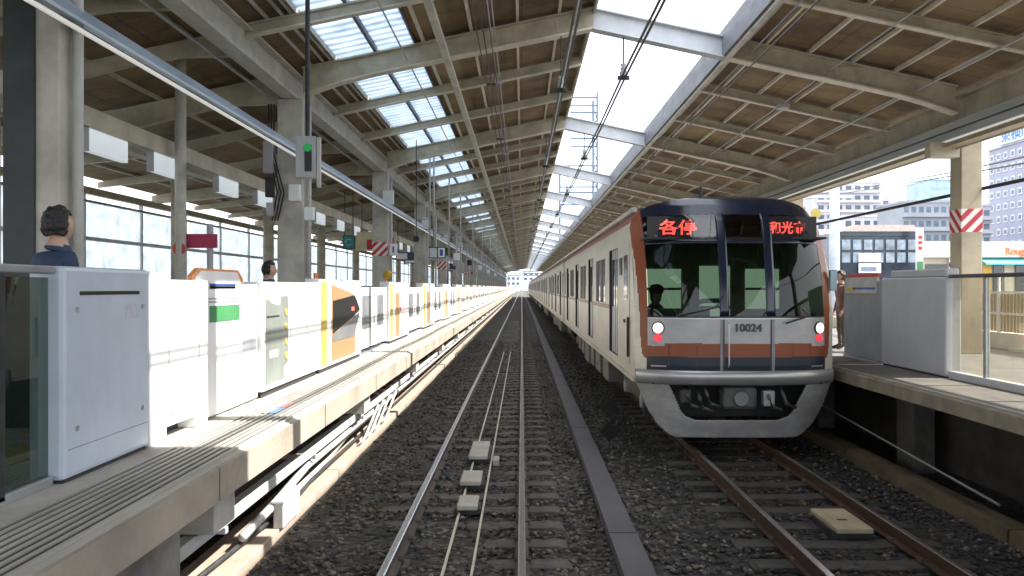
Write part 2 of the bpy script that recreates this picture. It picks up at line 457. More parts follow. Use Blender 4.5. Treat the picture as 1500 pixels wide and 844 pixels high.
# ---------------------------------------------------------------- tracks
def track(xl, xr, side, label, slm=None):
    slm = slm or SLEEPER
    t = thing("railway_track", label, "railway track", ((xl + xr) / 2, 0, -.17))
    y0, y1 = -8.0, 420.0
    for x in (xl, xr):
        w, h = .0325, 0.0
        r = MB().prism([(x - .062, -.15), (x + .062, -.15), (x + .062, -.138), (x + .009, -.118), (x + .009, -.04), (x + .032, -.028),
                        (x + .032, -.004), (x + .022, 0.0), (x - .022, 0.0), (x - .032, -.004), (x - .032, -.028), (x - .009, -.04), (x - .009, -.118), (x - .062, -.138)], y0, y1)
        me = r.build("rail", [side, RAILTOP], t)
        for p in me.data.polygons:
            c = p.center
            if p.normal.z > .5 and c.z + t.location.z > -.01: p.material_index = 1
    xm = (xl + xr) / 2
    rs = random.Random(3)
    sl = MB().prism([(xm - 1.0, -.27), (xm + 1.0, -.27), (xm + 1.0, -.185), (xm + .96, -.165), (xm + .5, -.165), (xm + .3, -.178), (xm - .3, -.178), (xm - .5, -.165), (xm - .96, -.165), (xm - 1.0, -.185)], 0.0, .24)
    first = sl.build("sleeper", slm, t, bevel=.008)
    fy = 3.0
    first.location.y = fy
    for k in range(1, 97): move_copy(first, (rs.uniform(-.015, .015), k * .6 + rs.uniform(-.012, .012), 0), t)
    rest = MB()
    for k in range(97, 420):
        y = fy + k * .6
        rest.box(xm - 1, xm + 1, y, y + .24, -.27, -.166)
    o = rest.build("far_sleepers", slm, t); o['kind'] = 'stuff'
    # rail fastenings, near part, one strip of small clips per rail
    for x in (xl, xr):
        c = MB()
        for k in range(0, 50):
            y = fy + .12 + k * .6
            for s in (-1, 1):
                c.box(x + s * .045 - .0 - .02, x + s * .045 + .035 * (s > 0) + .02 * (s < 0) - .015 * (s < 0) + .0, y - .04, y + .04, -.152, -.115)
        o = c.build("rail_clips", RAILSIDE, t); o['kind'] = 'stuff'
    return t
T1L, T1R, T2L, T2R = -1.13, 0.0, 2.47, 3.61
t1 = track(T1L, T1R, RAILSIDE, "railway track running straight ahead under the camera with shiny rail heads")
t2 = track(T2L, T2R, RUST, "railway track with rusty rail sides leading under the approaching train", mat("shaded_sleeper", (.058, .052, .044), .9, var=.5, scale=6, bump=.4, bscale=50))  # sleepers given a darker colour for the shade on this side

# twin pale loop cables between the rails
for x, lab in ((-.68, "pale cable strip between the rails, the one closer to the platform gates"),
               (-.43, "pale cable strip between the rails, the one closer to the train")):
    c = MB().box(x - .011, x + .011, 3.2, 31, -.165, -.14).build("loop_cable", mat("cable_cream", (.60, .56, .44), .5, var=.15), None)
    tag(c, lab, "track cable", "twin cable strips between the rails")
# balises on the track
def balise(px, y0, y1, w, lab, dark=False):
    x = (px - 764.5) * ((y0 + y1) / 2) / 1200
    t = thing("track_beacon", lab, "track beacon", (x, (y0 + y1) / 2, -.165), "beacon boxes between the rails")
    MB().box(x - w / 2, x + w / 2, y0, y1, -.10, -.045).build("cover_plate", CONC_P if dark else mat("beacon_grey", (.42, .39, .34), .7, var=.2), t, bevel=.012)
    MB().box(x - w / 2 - .03, x + w / 2 + .03, y0 + .08, y1 - .08, -.165, -.10).build("mounting_plate", DARKSTEEL, t)
balise(703, 11.4, 12.5, .26, "grey beacon box on the near track, farthest ahead of the three and longest")
balise(691, 9.9, 10.5, .25, "whitish square beacon box on the near track, middle one of the three")
balise(686, 8.8, 9.25, .22, "small dull beacon box on the near track, closest to the camera")
box("cable_joint_box", (-.40, -.32, 11.3, 11.6, -.165, -.09), mat("beacon_grey", (.42, .39, .34), .7), None).name = "cable_joint_box"
tag(bpy.data.objects["cable_joint_box"], "tiny grey joint box beside the longest track beacon", "junction box")
t = thing("track_beacon", "flat beige beacon plate lying beside the rusty right rail", "track beacon", (3.27, 8.3, -.165), "beacon boxes between the rails")
MB().box(3.08, 3.44, 8.0, 8.75, -.11, -.06).build("cover_plate", mat("beige_plate", (.36, .30, .19), .6, var=.2), t, bevel=.01)
MB().box(3.06, 3.46, 8.1, 8.6, -.2, -.11).build("mounting_plate", DARKSTEEL, t)
box("lid_slot", (3.2, 3.3, 8.3, 8.34, -.06, -.057), BLACK, t)

# long duct lid strip between the tracks
t = thing("cable_duct", "long grey flat cable duct lid running between the two tracks", "cable duct", (1.0, 0, -.17))
d0 = MB().box(.85, 1.12, 0, 5.97, -.2, -.09).build("duct_lid", mat("duct_lid_grey", (.105, .098, .105), .7, var=.25, scale=3, stretch=(1, .3, 1)), t)
d0.location.y = 2
for k in range(1, 34): move_copy(d0, (0, k * 6, 0), t)

# trackside marker and stub
t = thing("trackside_marker", "low dark marker post with two diamond plates beside the train", "track marker", (1.3, 12.2, -.2))
MB().tube([(1.3, 12.2, -.2), (1.3, 12.2, .55)], .022).build("post", DARKSTEEL, t)
for z, s in ((.50, .14), (.16, .15)):
    MB().prism([(1.3 - s, z), (1.3, z - s), (1.3 + s, z), (1.3, z + s)], 12.15, 12.175).build("diamond_plate", mat("soot_black", (.007, .007, .007), .95), t)
t = thing("trackside_stub", "short black stub post on the ballast in front of the diamond marker", "track marker", (1.36, 10.6, -.2))
MB().box(1.335, 1.385, 10.57, 10.63, -.2, .08).build("stub_post", BLACK, t, bevel=.008)
MB().box(1.27, 1.38, 10.55, 10.66, -.2, -.12).build("stub_foot", DARKSTEEL, t, bevel=.01)

# ---------------------------------------------------------------- left platform
lp = thing("station_platform", "long concrete station platform with ribbed edge, sunlit, behind the white gates", "platform", (-6.5, 0, -.2))
XE = -2.09
slab = MB().box(-11.3, -2.62, -8, YEND, .92, 1.10).build("floor_slab", CONC, lp)
# ribbed edge strip : one comb profile
poly = [(XE, .88), (XE, 1.075), (XE - .03, 1.085)]
x = XE - .04
for k in range(9):
    poly += [(x, 1.085), (x, 1.104), (x - .024, 1.104), (x - .024, 1.085)]
    x -= .058
poly += [(-2.619, 1.085), (-2.619, .88)]
poly = poly[::-1]
RIB = mat("ribbed_edge", (.36, .345, .30), .7, var=.22, scale=3, stretch=(1, .2, 1))
MB().prism(poly, -8, YEND).build("ribbed_edge", RIB, lp)
RIBD = mat("rib_groove_rubber", (.035, .034, .032), .8, var=.3)
x = XE - .04 - .024
for k in range(8):
    MB().box(x - .0335, x - .0005, -8, YEND, 1.0855, 1.092).build("groove_strip", RIBD, lp); x -= .058
# fascia segments with joints
seg = MB().box(XE + .001, XE + .03, 0.0, 2.97, .84, 1.07).build("edge_fascia", mat("fascia_concrete", (.33, .29, .235), .8, var=.25, scale=1.6, bump=.2), lp)
seg.location.y = -.2 + 5.8 - 9
for k in range(1, 70): move_copy(seg, (0, 3.0 * k, 0), lp)
pier = MB().box(-2.62, -2.16, 0, .42, .56, .88).build("pier", CONC, lp, bevel=.01)
pier.location.y = 5.75
for k in range(1, 36): move_copy(pier, (0, 5.5 * k, 0), lp)
pn = MB().box(-2.6, -2.17, -3.0, 5.2, -.3, .88).build("pier", CONC_D, lp)
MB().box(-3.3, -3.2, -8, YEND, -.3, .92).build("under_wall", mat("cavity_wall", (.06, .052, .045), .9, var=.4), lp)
# small floor sticker, pink over blue
st = thing("floor_sticker", "small pink and blue sticker on the ribbed platform edge", "sticker", (-2.45, 8.05, 1.105))
box("sticker_upper", (-2.5, -2.36, 8.15, 8.5, 1.1045, 1.107), mat("pink_print", (.7, .25, .28), .6), st)
box("sticker_lower", (-2.48, -2.34, 7.8, 8.12, 1.1045, 1.107), mat("blue_print", (.25, .38, .7), .6), st)
# tactile paving behind the gates
box("tactile_strip", (-3.75, -3.45, -4, YEND, 1.1005, 1.106), YELLOW, lp)

# cable trough along the foot of the platform
tr_ = thing("cable_trough", "cream concrete cable trough along the foot of the left platform, sunlit", "cable trough", (-2.5, 0, -.2))
lid = MB().box(-2.80, -2.34, 0, 5.96, -.3, -.03).build("trough_segment", CONC_P, tr_, bevel=.012)
lid.location.y = -1.5
for k in range(1, 5): move_copy(lid, (0, 6 * k, 0), tr_)
# the trough kinks away farther on: thinner run of segments
lid2 = MB().box(-2.72, -2.44, 0, 5.96, -.3, -.05).build("trough_segment", CONC_P, tr_)
lid2.location.y = 28.6
for k in range(1, 29): move_copy(lid2, (0, 6 * k, 0), tr_)

# pipes under the platform edge
def pipe(name, pts, r, lab, m=PIPE, grp="pipes under the platform edge"):
    return tag(MB().tube(pts, r, 8).build(name, m, None, smooth=True), lab, "pipe", grp)
t = thing("pipe_channel", "white square cable channel under the platform edge, topmost of the pipes", "cable channel", (-2.35, 0, .45))
for k in range(34):
    y = 4.9 + 6 * k if k else 4.9
    if k == 0: c0_ = MB().box(-2.39, -2.29, 4.9, 10.86, .45, .55).build("channel_length", PIPE, t, bevel=.006)
    else: move_copy(c0_, (0, 6 * k, 0), t)
for k in range(20): MB().box(-2.66, -2.28, 6.3 + 2.75 * k, 6.36 + 2.75 * k, .40, .448).build("channel_bracket", GATE_GREY, t)
pipe("service_pipe", [(-2.46, 7.2, .10), (-2.42, 8.0, .18), (-2.36, 9.0, .34), (-2.36, YEND, .36)], .042, "pale round service pipe right below the white square channel")
pipe("service_pipe", [(-2.52, 8.6, .02), (-2.50, 10.6, .10), (-2.44, 11.4, .24), (-2.44, YEND, .25)], .034, "thin pale service pipe, lowest one above the cream trough")
pipe("service_cable", [(-2.70, 3.0, .03), (-2.48, 7.6, .02), (-2.42, 8.6, .02), (-2.46, 9.6, .05), (-2.46, YEND, .12)], .022, "thin dark cable lying on the trough under the platform edge", DARKSTEEL)
for i, y in enumerate((12.0, 12.5, 13.1, 13.9)):
    pipe("riser_pipe", [(-2.40, y, -.02), (-2.34, y + .15, .06), (-2.30, y + 1.0, .40), (-2.34, y + 1.35, .55), (-2.6, y + 1.5, .6)], .026,
         ("closest", "second", "third", "farthest")[i] + " of four bent pale pipes rising from the trough under the platform")
pbx = thing("junction_box", "pale metal box on the trough under the near end of the pipes", "junction box", (-2.4, 7.6, .05))
MB().box(-2.40, -2.30, 7.9, 8.5, -.03, .22).build("box_body", PIPE, pbx, bevel=.012)
MB().box(-2.41, -2.29, 7.88, 8.52, .22, .24).build("box_lid", WHITE, pbx)

# ---------------------------------------------------------------- platform gates (left)
XG = -2.78
XB = XG - .22
def gate_unit(y0, label, kind='far'):
    """high cabinet (2.9 m) followed by a lower pair of sliding leaves (3.0 m)"""
    t = thing("platform_gate", label, "platform gate", (XG, y0, 1.10), "white half-height platform gates")
    MB().box(XB, XG, y0, y0 + 2.86, 1.16, 2.42).build("gate_cabinet", WHITE, t, bevel=.018)
    MB().box(XB + .02, XG - .03, y0 + .05, y0 + 2.8, 1.10, 1.16).build("cabinet_plinth", RUBBER, t)
    MB().box(XG, XG + .012, y0 + .03, y0 + .34, 1.20, 2.38).build("edge_strip", YELLOW, t)
    if kind != 'first':
        MB().box(XG + .001, XG + .013, y0 + .75, y0 + 1.3, 1.22, 2.18).build("tan_strip", TAN, t, bevel=.004)
        MB().box(XG + .001, XG + .008, y0 + 1.42, y0 + 1.56, 1.75, 1.86).build("warning_label", BLUE if kind == 'far' else RED, t)
    MB().box(XG - .10, XG - .05, y0 + 2.86, y0 + 5.86, 1.20, 2.30).build("door_leaf", WHITE, t, bevel=.01)
    MB().box(XG - .05, XG - .044, y0 + 4.36, y0 + 4.40, 1.22, 2.28).build("leaf_seam", RUBBER, t)
    for a, b_ in ((3.2, 4.0), (4.7, 5.4)):
        MB().box(XG - .05, XG - .043, y0 + a, y0 + b_, 1.55, 2.15).build("leaf_window", mat("smoked_glass", (.22, .24, .26), .15, var=.2), t)
    MB().box(XB + .03, XG - .02, y0 + 2.87, y0 + 5.85, 1.10, 1.13).build("door_sill", SILVER, t)
    if kind != 'far':
        for q in (.95, 1.9): MB().box(XG, XG + .0015, y0 + q, y0 + q + .008, 1.2, 2.4).build("panel_seam", SEAM, t)
        MB().box(XG, XG + .002, y0 + 2.2, y0 + 2.42, 2.02, 2.16).build("notice_plate", PRINT, t)
        MB().box(XG, XG + .004, y0 + 2.62, y0 + 2.68, 1.78, 1.84).build("lock_plate", SILVER, t)
    lamp = MB().tube([(XG - .1, y0 + .15, 2.42), (XG - .1, y0 + .15, 2.50)], .035).build("gate_lamp", mat("amber_lamp", (.7, .25, .05), .3), t)
    return t

PRINT = mat("notice_plate", (.50, .53, .58), .4, var=.15, scale=12)
SEAM = mat("seam_line", (.12, .12, .13), .6)
def dress(t, y0, y1, z0, z1, seams=(), prints=(), locks=()):
    for q in seams: MB().box(XG, XG + .0015, q, q + .007, z0, z1).build("panel_seam", SEAM, t)
    for (y, z, w, h) in prints: MB().box(XG, XG + .002, y, y + w, z, z + h).build("notice_plate", PRINT, t)
    for (y, z) in locks: MB().tube([(XG, y, z), (XG + .006, y, z)], .018, 12).build("lock_plate", SILVER, t)
# near gates, shaped one by one from the photograph
# a) shaded pale-blue cabinet
t = thing("platform_gate", "tall pale blue gate cabinet standing in shade, closest solid one on the left", "platform gate", (XG, 4.97, 1.10), "white half-height platform gates")
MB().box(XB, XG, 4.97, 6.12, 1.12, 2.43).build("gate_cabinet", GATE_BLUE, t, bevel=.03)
MB().box(XG - .002, XG + .004, 5.15, 5.95, 2.25, 2.275).build("handle_groove", BLACK, t)
MB().box(XG - .002, XG + .003, 5.02, 6.08, 1.30, 1.304).build("panel_seam", mat("seam_grey", (.2, .22, .25), .6), t)
MB().box(XB + .02, XG - .02, 5.0, 6.1, 1.10, 1.12).build("cabinet_plinth", RUBBER, t)
dress(t, 0, 0, 1.16, 2.2, prints=[(5.75, 2.08, .2, .1)], locks=[(5.12, 1.42), (6.0, 1.42), (5.12, 2.16), (6.0, 2.16)])
# b) glass leaf closest to camera
t = thing("platform_gate", "dark tinted glass gate leaf under a flat grey top rail, before the pale blue cabinet", "platform gate", (XG, 3.0, 1.10), "white half-height platform gates")
MB().box(XG - .10, XG - .085, 4.50, 4.955, 1.16, 2.36).build("glass_pane", GLASS_D, t)
MB().box(XG - .10, XG - .085, 3.55, 4.42, 1.16, 2.36).build("glass_pane", GLASS_C, t)
MB().box(XG - .13, XG - .055, 4.42, 4.50, 1.12, 2.38).build("leaf_stile", DARKSTEEL, t, bevel=.008)
MB().box(XG - .14, XG - .045, 3.5, 4.965, 2.381, 2.43).build("top_rail", mat("top_rail_grey", (.30, .31, .33), .4, .3), t, bevel=.01)
MB().box(XG - .13, XG - .055, 3.5, 4.96, 1.10, 1.16).build("bottom_rail", SILVER, t, bevel=.008)
# c) bright cabinet with a kick slot
t = thing("platform_gate", "sunlit white gate cabinet with a dark slot at its foot", "platform gate", (XG, 6.13, 1.10), "white half-height platform gates")
MB().prism_x([(6.14, 1.10), (6.42, 1.10), (6.42, 1.20), (7.0, 1.20), (7.0, 1.10), (7.26, 1.10), (7.26, 2.36), (6.45, 2.36), (6.45, 2.42), (6.14, 2.42)], XB, XG).build("gate_cabinet", WHITE, t, bevel=.015)
dress(t, 0, 0, 1.24, 2.34, seams=(6.45, 7.05), prints=[(6.62, 2.05, .3, .12)], locks=[(6.5, 1.3), (7.0, 1.3)])
box("slot_backing", (XB + .03, XB + .06, 6.42, 7.0, 1.10, 1.2), RUBBER, t)
# d) leaf with coloured labels
t = thing("platform_gate", "white gate door with green label and orange rimmed sign on top", "platform gate", (XG, 7.3, 1.10), "white half-height platform gates")
MB().box(XG - .12, XG - .05, 7.30, 8.78, 1.12, 2.33).build("door_leaf", WHITE, t, bevel=.012)
MB().box(XG - .12, XG - .04, 7.27, 7.36, 1.10, 2.36).build("door_post", GATE_BLUE, t, bevel=.01)
MB().box(XG - .05, XG - .044, 7.42, 8.2, 1.98, 2.13).build("green_label", GREEN, t)
for z in (2.16, 2.19): box("label_line", (XG - .05, XG - .045, 7.40, 8.22, z, z + .012), mat("grey_print", (.3, .3, .32), .6), t)
MB().box(XG - .05, XG - .045, 8.3, 8.7, 1.35, 2.2).build("grey_panel", mat("pale_grey_panel", (.52, .56, .58), .4), t)
sg = thing("warning_sign", "white sign board with orange rim and blue stripe standing on the gate", "sign", (XG - .1, 7.9, 2.33))
MB().prism_x([(7.05, 2.30), (8.35, 2.30), (8.35, 2.38), (8.2, 2.47), (7.2, 2.47), (7.05, 2.40)], XG - .1, XG - .06).build("sign_board", mat("orange_rim", (.75, .32, .12), .5), sg)
MB().prism_x([(7.12, 2.33), (8.27, 2.33), (8.24, 2.37), (8.15, 2.448), (7.25, 2.448), (7.12, 2.39)], XG - .06, XG - .054).build("sign_face", WHITE, sg)
box("blue_stripe", (XG - .054, XG - .05, 7.42, 8.1, 2.31, 2.335), BLUE, sg)
box("green_stripe", (XG - .054, XG - .05, 7.42, 8.1, 2.285, 2.309), GREEN, sg)
# e) cabinet with grey window and yellow dots
t = thing("platform_gate", "white gate cabinet with greenish window and yellow dots", "platform gate", (XG, 8.8, 1.10), "white half-height platform gates")
MB().box(XB, XG, 8.80, 11.28, 1.17, 2.36).build("gate_cabinet", WHITE, t, bevel=.018)
MB().box(XB + .02, XG - .04, 8.85, 11.2, 1.10, 1.17).build("cabinet_plinth", RUBBER, t)
MB().prism_x([(8.88, 1.24), (9.55, 1.24), (9.55, 1.38), (9.72, 1.42), (9.72, 2.20), (9.45, 2.2), (9.4, 2.10), (9.1, 2.12), (8.95, 2.18), (8.88, 2.16)], XG + .001, XG + .008).build("grey_window", mat("greenish_window", (.22, .245, .225), .3), t)
for k in range(4):
    MB().tube([(XG + .008, 9.62, 1.50 + k * .17), (XG + .016, 9.62, 1.50 + k * .17)], .045, 12).build("yellow_dot", YELLOW, t)
dress(t, 0, 0, 1.2, 2.34, seams=(9.85, 10.6), prints=[(10.0, 2.08, .3, .14), (10.75, 1.9, .22, .2)], locks=[(9.95, 1.3), (11.1, 1.3), (11.1, 2.2)])
box("white_tab", (XG + .008, XG + .012, 9.0, 9.3, 1.52, 1.6), WHITE, t)
box("window_bar", (XG + .008, XG + .014, 8.9, 9.35, 1.97, 1.985), DARKSTEEL, t)
# f) unit with the tan panel and black pentagon
t = gate_unit(11.30, "white platform gate with yellow edge and tan panel carrying a black pentagon", 'first')
MB().prism_x([(11.95, 1.22), (13.62, 1.22), (13.62, 2.16), (13.4, 2.2), (11.95, 2.34)], XG + .001, XG + .010).build("tan_panel", TAN, t)
MB().prism_x([(12.0, 1.62), (13.55, 1.84), (14.0, 1.92), (13.7, 2.1), (13.5, 2.17), (12.0, 2.10)], XG + .0105, XG + .016).build("black_pentagon", BLACK, t)
MB().prism_x([(12.0, 1.60), (12.0, 1.50), (13.55, 1.50), (13.98, 1.90), (13.55, 1.82)], XG + .0105, XG + .0155).build("grey_wedge", mat("wedge_grey", (.17, .17, .18), .5), t)
box("red_light", (XG + .016, XG + .02, 13.3, 13.5, 1.92, 1.98), emit("red_led", (1, .12, .08), 1.2, (.4, .02, .02)), t)
gate_unit(17.25, "white platform gate one bay past the black pentagon gate", 'near')
for k in range(2, 32):
    y0 = 11.35 + 5.9 * k
    gate_unit(y0, "white platform gate with yellow edge and tan strip in the far part of the row")

# ---------------------------------------------------------------- right platform
rp = thing("station_platform", "concrete platform on the right of the train, in shade", "platform", (7, 0, -.2))
XR = 4.66
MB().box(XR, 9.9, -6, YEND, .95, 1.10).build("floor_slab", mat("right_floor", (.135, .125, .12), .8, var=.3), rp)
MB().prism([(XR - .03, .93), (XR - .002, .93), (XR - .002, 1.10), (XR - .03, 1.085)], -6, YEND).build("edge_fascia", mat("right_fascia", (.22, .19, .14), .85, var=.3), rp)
poly = [(XR + .02, 1.102)]
MB().box(XR + .05, XR + .1, -6, YEND, 1.101, 1.108).build("edge_line", mat("faded_white_line", (.30, .29, .26), .7, var=.3), rp)
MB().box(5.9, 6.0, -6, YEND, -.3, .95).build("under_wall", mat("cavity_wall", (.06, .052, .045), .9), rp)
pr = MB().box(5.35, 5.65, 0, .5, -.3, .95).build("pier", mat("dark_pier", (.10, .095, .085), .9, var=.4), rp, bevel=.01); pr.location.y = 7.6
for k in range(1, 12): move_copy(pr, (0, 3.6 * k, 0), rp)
pipe("service_pipe", [(4.78, 8.2, .12), (4.95, 14.5, .42), (4.95, 40, .42)], .014, "thin grey pipe sloping under the edge of the right platform", mat("dull_pipe", (.20, .20, .19), .5), "pipes under the right platform")
t = thing("cable_trough", "brown dusty cable duct along the foot of the right platform", "cable trough", (4.95, 0, -.25))
sgm = MB().prism([(4.72, -.3), (5.02, -.3), (5.0, -.06), (4.74, -.06)], 0, 3.96).build("trough_segment", mat("brown_duct", (.10, .075, .04), .9, var=.4), t)
sgm.location.y = 4
for k in range(1, 8): move_copy(sgm, (0, 4 * k, 0), t)

XQ = 5.58
grp = "grey gates on the right platform"
t = thing("platform_gate", "flat grey gate cabinet, the widest on the right platform", "platform gate", (XQ, 10.8, 1.1), grp)
MB().box(XQ, XQ + .22, 10.80, 12.72, 1.12, 2.44).build("gate_cabinet", GATE_GREY, t, bevel=.02)
MB().box(XQ + .02, XQ + .2, 10.82, 12.45, 2.44, 2.55).build("top_cover", GATE_GREY, t, bevel=.02)
MB().box(XQ + .02, XQ + .2, 10.82, 12.7, 1.10, 1.12).build("cabinet_plinth", RUBBER, t)
t = thing("platform_gate", "darker grey gate door with red topped sign, nearest the train front", "platform gate", (XQ, 12.75, 1.1), grp)
MB().box(XQ + .04, XQ + .12, 12.75, 14.3, 1.13, 2.40).build("door_leaf", mat("gate_dark_grey", (.24, .26, .28), .45, var=.15), t, bevel=.015)
MB().box(XQ + .02, XQ + .16, 12.75, 14.3, 1.10, 1.13).build("door_sill", SILVER, t)
sg = thing("warning_sign", "sign with red top, blue and yellow stripes on the right gate door", "sign", (XQ + .05, 13.4, 2.4))
box("sign_board", (XQ + .03, XQ + .07, 12.95, 14.2, 2.2, 2.47), mat("sign_grey", (.45, .45, .42), .5), sg)
box("red_top", (XQ + .025, XQ + .075, 12.9, 14.22, 2.471, 2.52), RED, sg)
box("blue_stripe", (XQ + .025, XQ + .03, 13.0, 13.9, 2.27, 2.30), BLUE, sg)
box("yellow_stripe", (XQ + .025, XQ + .03, 13.8, 14.15, 2.23, 2.30), YELLOW, sg)
t = thing("platform_gate", "clear glass gate leaf with dark top rail in front of the right pillar", "platform gate", (XQ, 8.0, 1.1), grp)
for a, b_ in ((10.0, 10.76), (8.6, 9.94), (7.0, 8.54)):
    MB().box(XQ + .07, XQ + .085, a, b_, 1.2, 2.42).build("glass_pane", glass("right_gate_glass", (.93, .92, .86), .0, diffuse=(.5, .45, .35), dif=.08), t)
for a in (9.94, 8.54): MB().box(XQ + .05, XQ + .10, a, a + .06, 1.12, 2.42).build("leaf_stile", SILVER, t)
MB().box(XQ + .03, XQ + .13, 6.8, 10.78, 2.42, 2.47).build("top_rail", mat("rail_dark", (.06, .06, .065), .4), t, bevel=.01)
MB().box(XQ + .03, XQ + .13, 6.8, 10.78, 1.10, 1.2).build("bottom_rail", GATE_GREY, t, bevel=.01)
t = thing("platform_gate", "grey gate cabinet behind the right corner of the train front", "platform gate", (XQ, 16, 1.1), grp)
MB().box(XQ, XQ + .22, 16.2, 18.6, 1.12, 2.44).build("gate_cabinet", GATE_GREY, t, bevel=.02)
MB().box(XQ + .04, XQ + .12, 18.62, 21.5, 1.12, 2.35).build("door_leaf", GATE_GREY, t)

# low fence behind the right platform
fz = thing("slat_fence", "low beige vertical slat fence with white rails behind the right platform", "fence", (9.5, 12, 1.1))
sl_ = MB()
n = 0
y = 4.0
sp_ = MB().box(9.48, 9.50, 0, .085, 1.42, 2.17).build("slat", WOODF, fz); sp_.location.y = 9.0
for k in range(1, 95): move_copy(sp_, (0, k * .11, 0), fz)
for z in (1.76, 2.18): MB().box(9.45, 9.475, 8.8, 19.6, z, z + .045).build("fence_rail", WHITE, fz)
for y in (9.0, 11.4, 13.8, 16.2, 18.6): MB().box(9.43, 9.472, y, y + .06, 1.1, 2.5).build("fence_post", WHITE, fz)
MB().box(9.40, 9.60, 8.5, 30, 1.1, 1.41).build("fence_kerb", mat("kerb_white", (.72, .70, .64), .7, var=.1), fz)
MB().box(9.2, 9.4, 8.5, 15.5, 1.1, 1.16).build("kerb_step", mat("kerb_white", (.72, .70, .64), .7), fz)

# ================================================================ CANOPY
S = 1.17
XP = 1.30                                       # ridge edge over the near track
def uz(x):                                      # underside of the main rafters (absolute z)
    if x <= XP: return CH + 3.57 + (x + 4.2) * .207
    return CH + 4.70 - (x - XP) * .215
cp = thing("station_canopy", "long steel station canopy with brown boarded roof and open gap above the tracks", "canopy", (0, 0, 1.1))
XLC, XRC = -4.2, 8.13
XRE = 3.70                                      # eave edge of the right roof
def lz_(x): return CH + 3.3
frames = [-11.0, -2.0, 7.2] + [15.0 + 9.4 * k for k in range(21)]
def rafter_mesh(x0, x1, dz0, dz1, w, flange=.0, n=1, haunch=0):
    """I-shaped sloping rafter from x0 to x1; dz0..dz1 above the uz line."""
    mb = MB()
    xs = [x0 + (x1 - x0) * i / n for i in range(n + 1)]
    tf = .03
    def hz(x):
        h = 0
        if haunch:
            d = abs(x - haunch)
            if d < 1.5: h = .16 * (1 - d / 1.5) ** 2
        return h
    prof_ = []
    # closed loop cross-section in (y, k) where k: 0 bottom, 1 top
    hw, tw = w / 2, .02
    sec = [(-hw, 'b', 0), (hw, 'b', 0), (hw, 'b', tf), (tw, 'b', tf), (tw, 't', -tf), (hw, 't', -tf), (hw, 't', 0), (-hw, 't', 0), (-hw, 't', -tf), (-tw, 't', -tf), (-tw, 'b', tf), (-hw, 'b', tf)]
    m_ = len(sec)
    vs = []
    for x in xs:
        for (y, k, o) in sec:
            z = uz(x) + (dz0 - hz(x) if k == 'b' else dz1) + o
            vs.append((x, y, z))
    fs = [tuple(range(m_)), tuple(reversed(range((len(xs) - 1) * m_, len(xs) * m_)))]
    for i in range(len(xs) - 1):
        for k in range(m_):
            k2 = (k + 1) % m_
            fs.append((i * m_ + k, i * m_ + k2, (i + 1) * m_ + k2, (i + 1) * m_ + k))
    mb.add(vs, fs)
    for q, f in enumerate(mb.f):                          # lower flange takes the paler colour
        if q >= 2 and (q - 2) % m_ in (0, 1, 11): mb.m[q] = 1
    return mb
H = .40
ml = rafter_mesh(XLC + .2, XP, 0, H, .22, n=8, haunch=XLC).build("main_rafter", [STEEL, FLANGE], cp)
mg = rafter_mesh(XP + .003, XRE - .003, 0, H, .24).build("gap_beam", [GAP_STEEL, GAP_STEEL], cp)
mr = rafter_mesh(XRE, XRC - .2, 0, H, .22, n=8, haunch=XRC).build("main_rafter", [STEEL, FLANGE], cp)
for o in (ml, mg, mr): o.location.y = frames[0]
for f in frames[1:]:
    for o in (ml, mg, mr): move_copy(o, (0, f - frames[0], 0), cp)
s1 = rafter_mesh(XLC, XP, .20, H - .0, .12).build("secondary_rafter", [STEEL, FLANGE], cp)
s2 = rafter_mesh(XRE, XRC, .20, H - .0, .12).build("secondary_rafter", [STEEL, FLANGE], cp)
sec_y = []
for a, b_ in zip(frames[:-1], frames[1:]): sec_y += [a + (b_ - a) / 3, a + 2 * (b_ - a) / 3]
for o in (s1, s2): o.location.y = sec_y[0]
for y in sec_y[1:]:
    for o in (s1, s2): move_copy(o, (0, y - sec_y[0], 0), cp)
# purlins over the rafters, right under the boarding
Y0C, Y1C = -12.0, YEND - .5
def purlin(x, w=.05, d=.075, m=None):
    m = m or FLANGE
    z = uz(x) + H
    MB().prism([(x - w / 2, z), (x + w / 2, z + .0), (x + w / 2, z + d), (x - w / 2, z + d)], Y0C, Y1C).build("purlin", m, cp)
for x in (-1.80, -.92, -.08, .68): purlin(x)
for x in (4.45, 5.24, 6.02, 6.81, 7.55): purlin(x)
for x in (-3.48, -3.62, -3.85): purlin(x, .035, .05, STEEL_W)
# tie running under the rafters
z = uz(-1.35) - .09
MB().box(-1.41, -1.29, Y0C, Y1C, z, z + .088).build("tie_beam", STEEL_W, cp)
# boarding
dzs = H + .077
def sheet(name, pts, m, y0=Y0C, y1=Y1C, th=.05, par=None):
    top = [(x, z + th) for x, z in pts]
    return MB().prism([*pts, *reversed(top)], y0, y1).build(name, m, par or cp)
sheet("roof_board", [(-1.94, uz(-1.94) + dzs), (XP, uz(XP) + dzs)], BOARD)
sheet("roof_board", [(XRE, uz(XRE) + dzs), (8.9, uz(8.9) + dzs)], BOARD)
sheet("roof_board", [(-4.4, uz(-4.4) + dzs), (-3.43, uz(-3.43) + dzs)], BOARD)
# added roof bay out of view, closes the gap to shade the near gates
sheet("unseen_shade_roof", [(XP + .01, uz(XP) + dzs + .08), (XRE - .01, uz(XRE) + dzs + .08)], BOARD, y0=Y0C, y1=5.85)
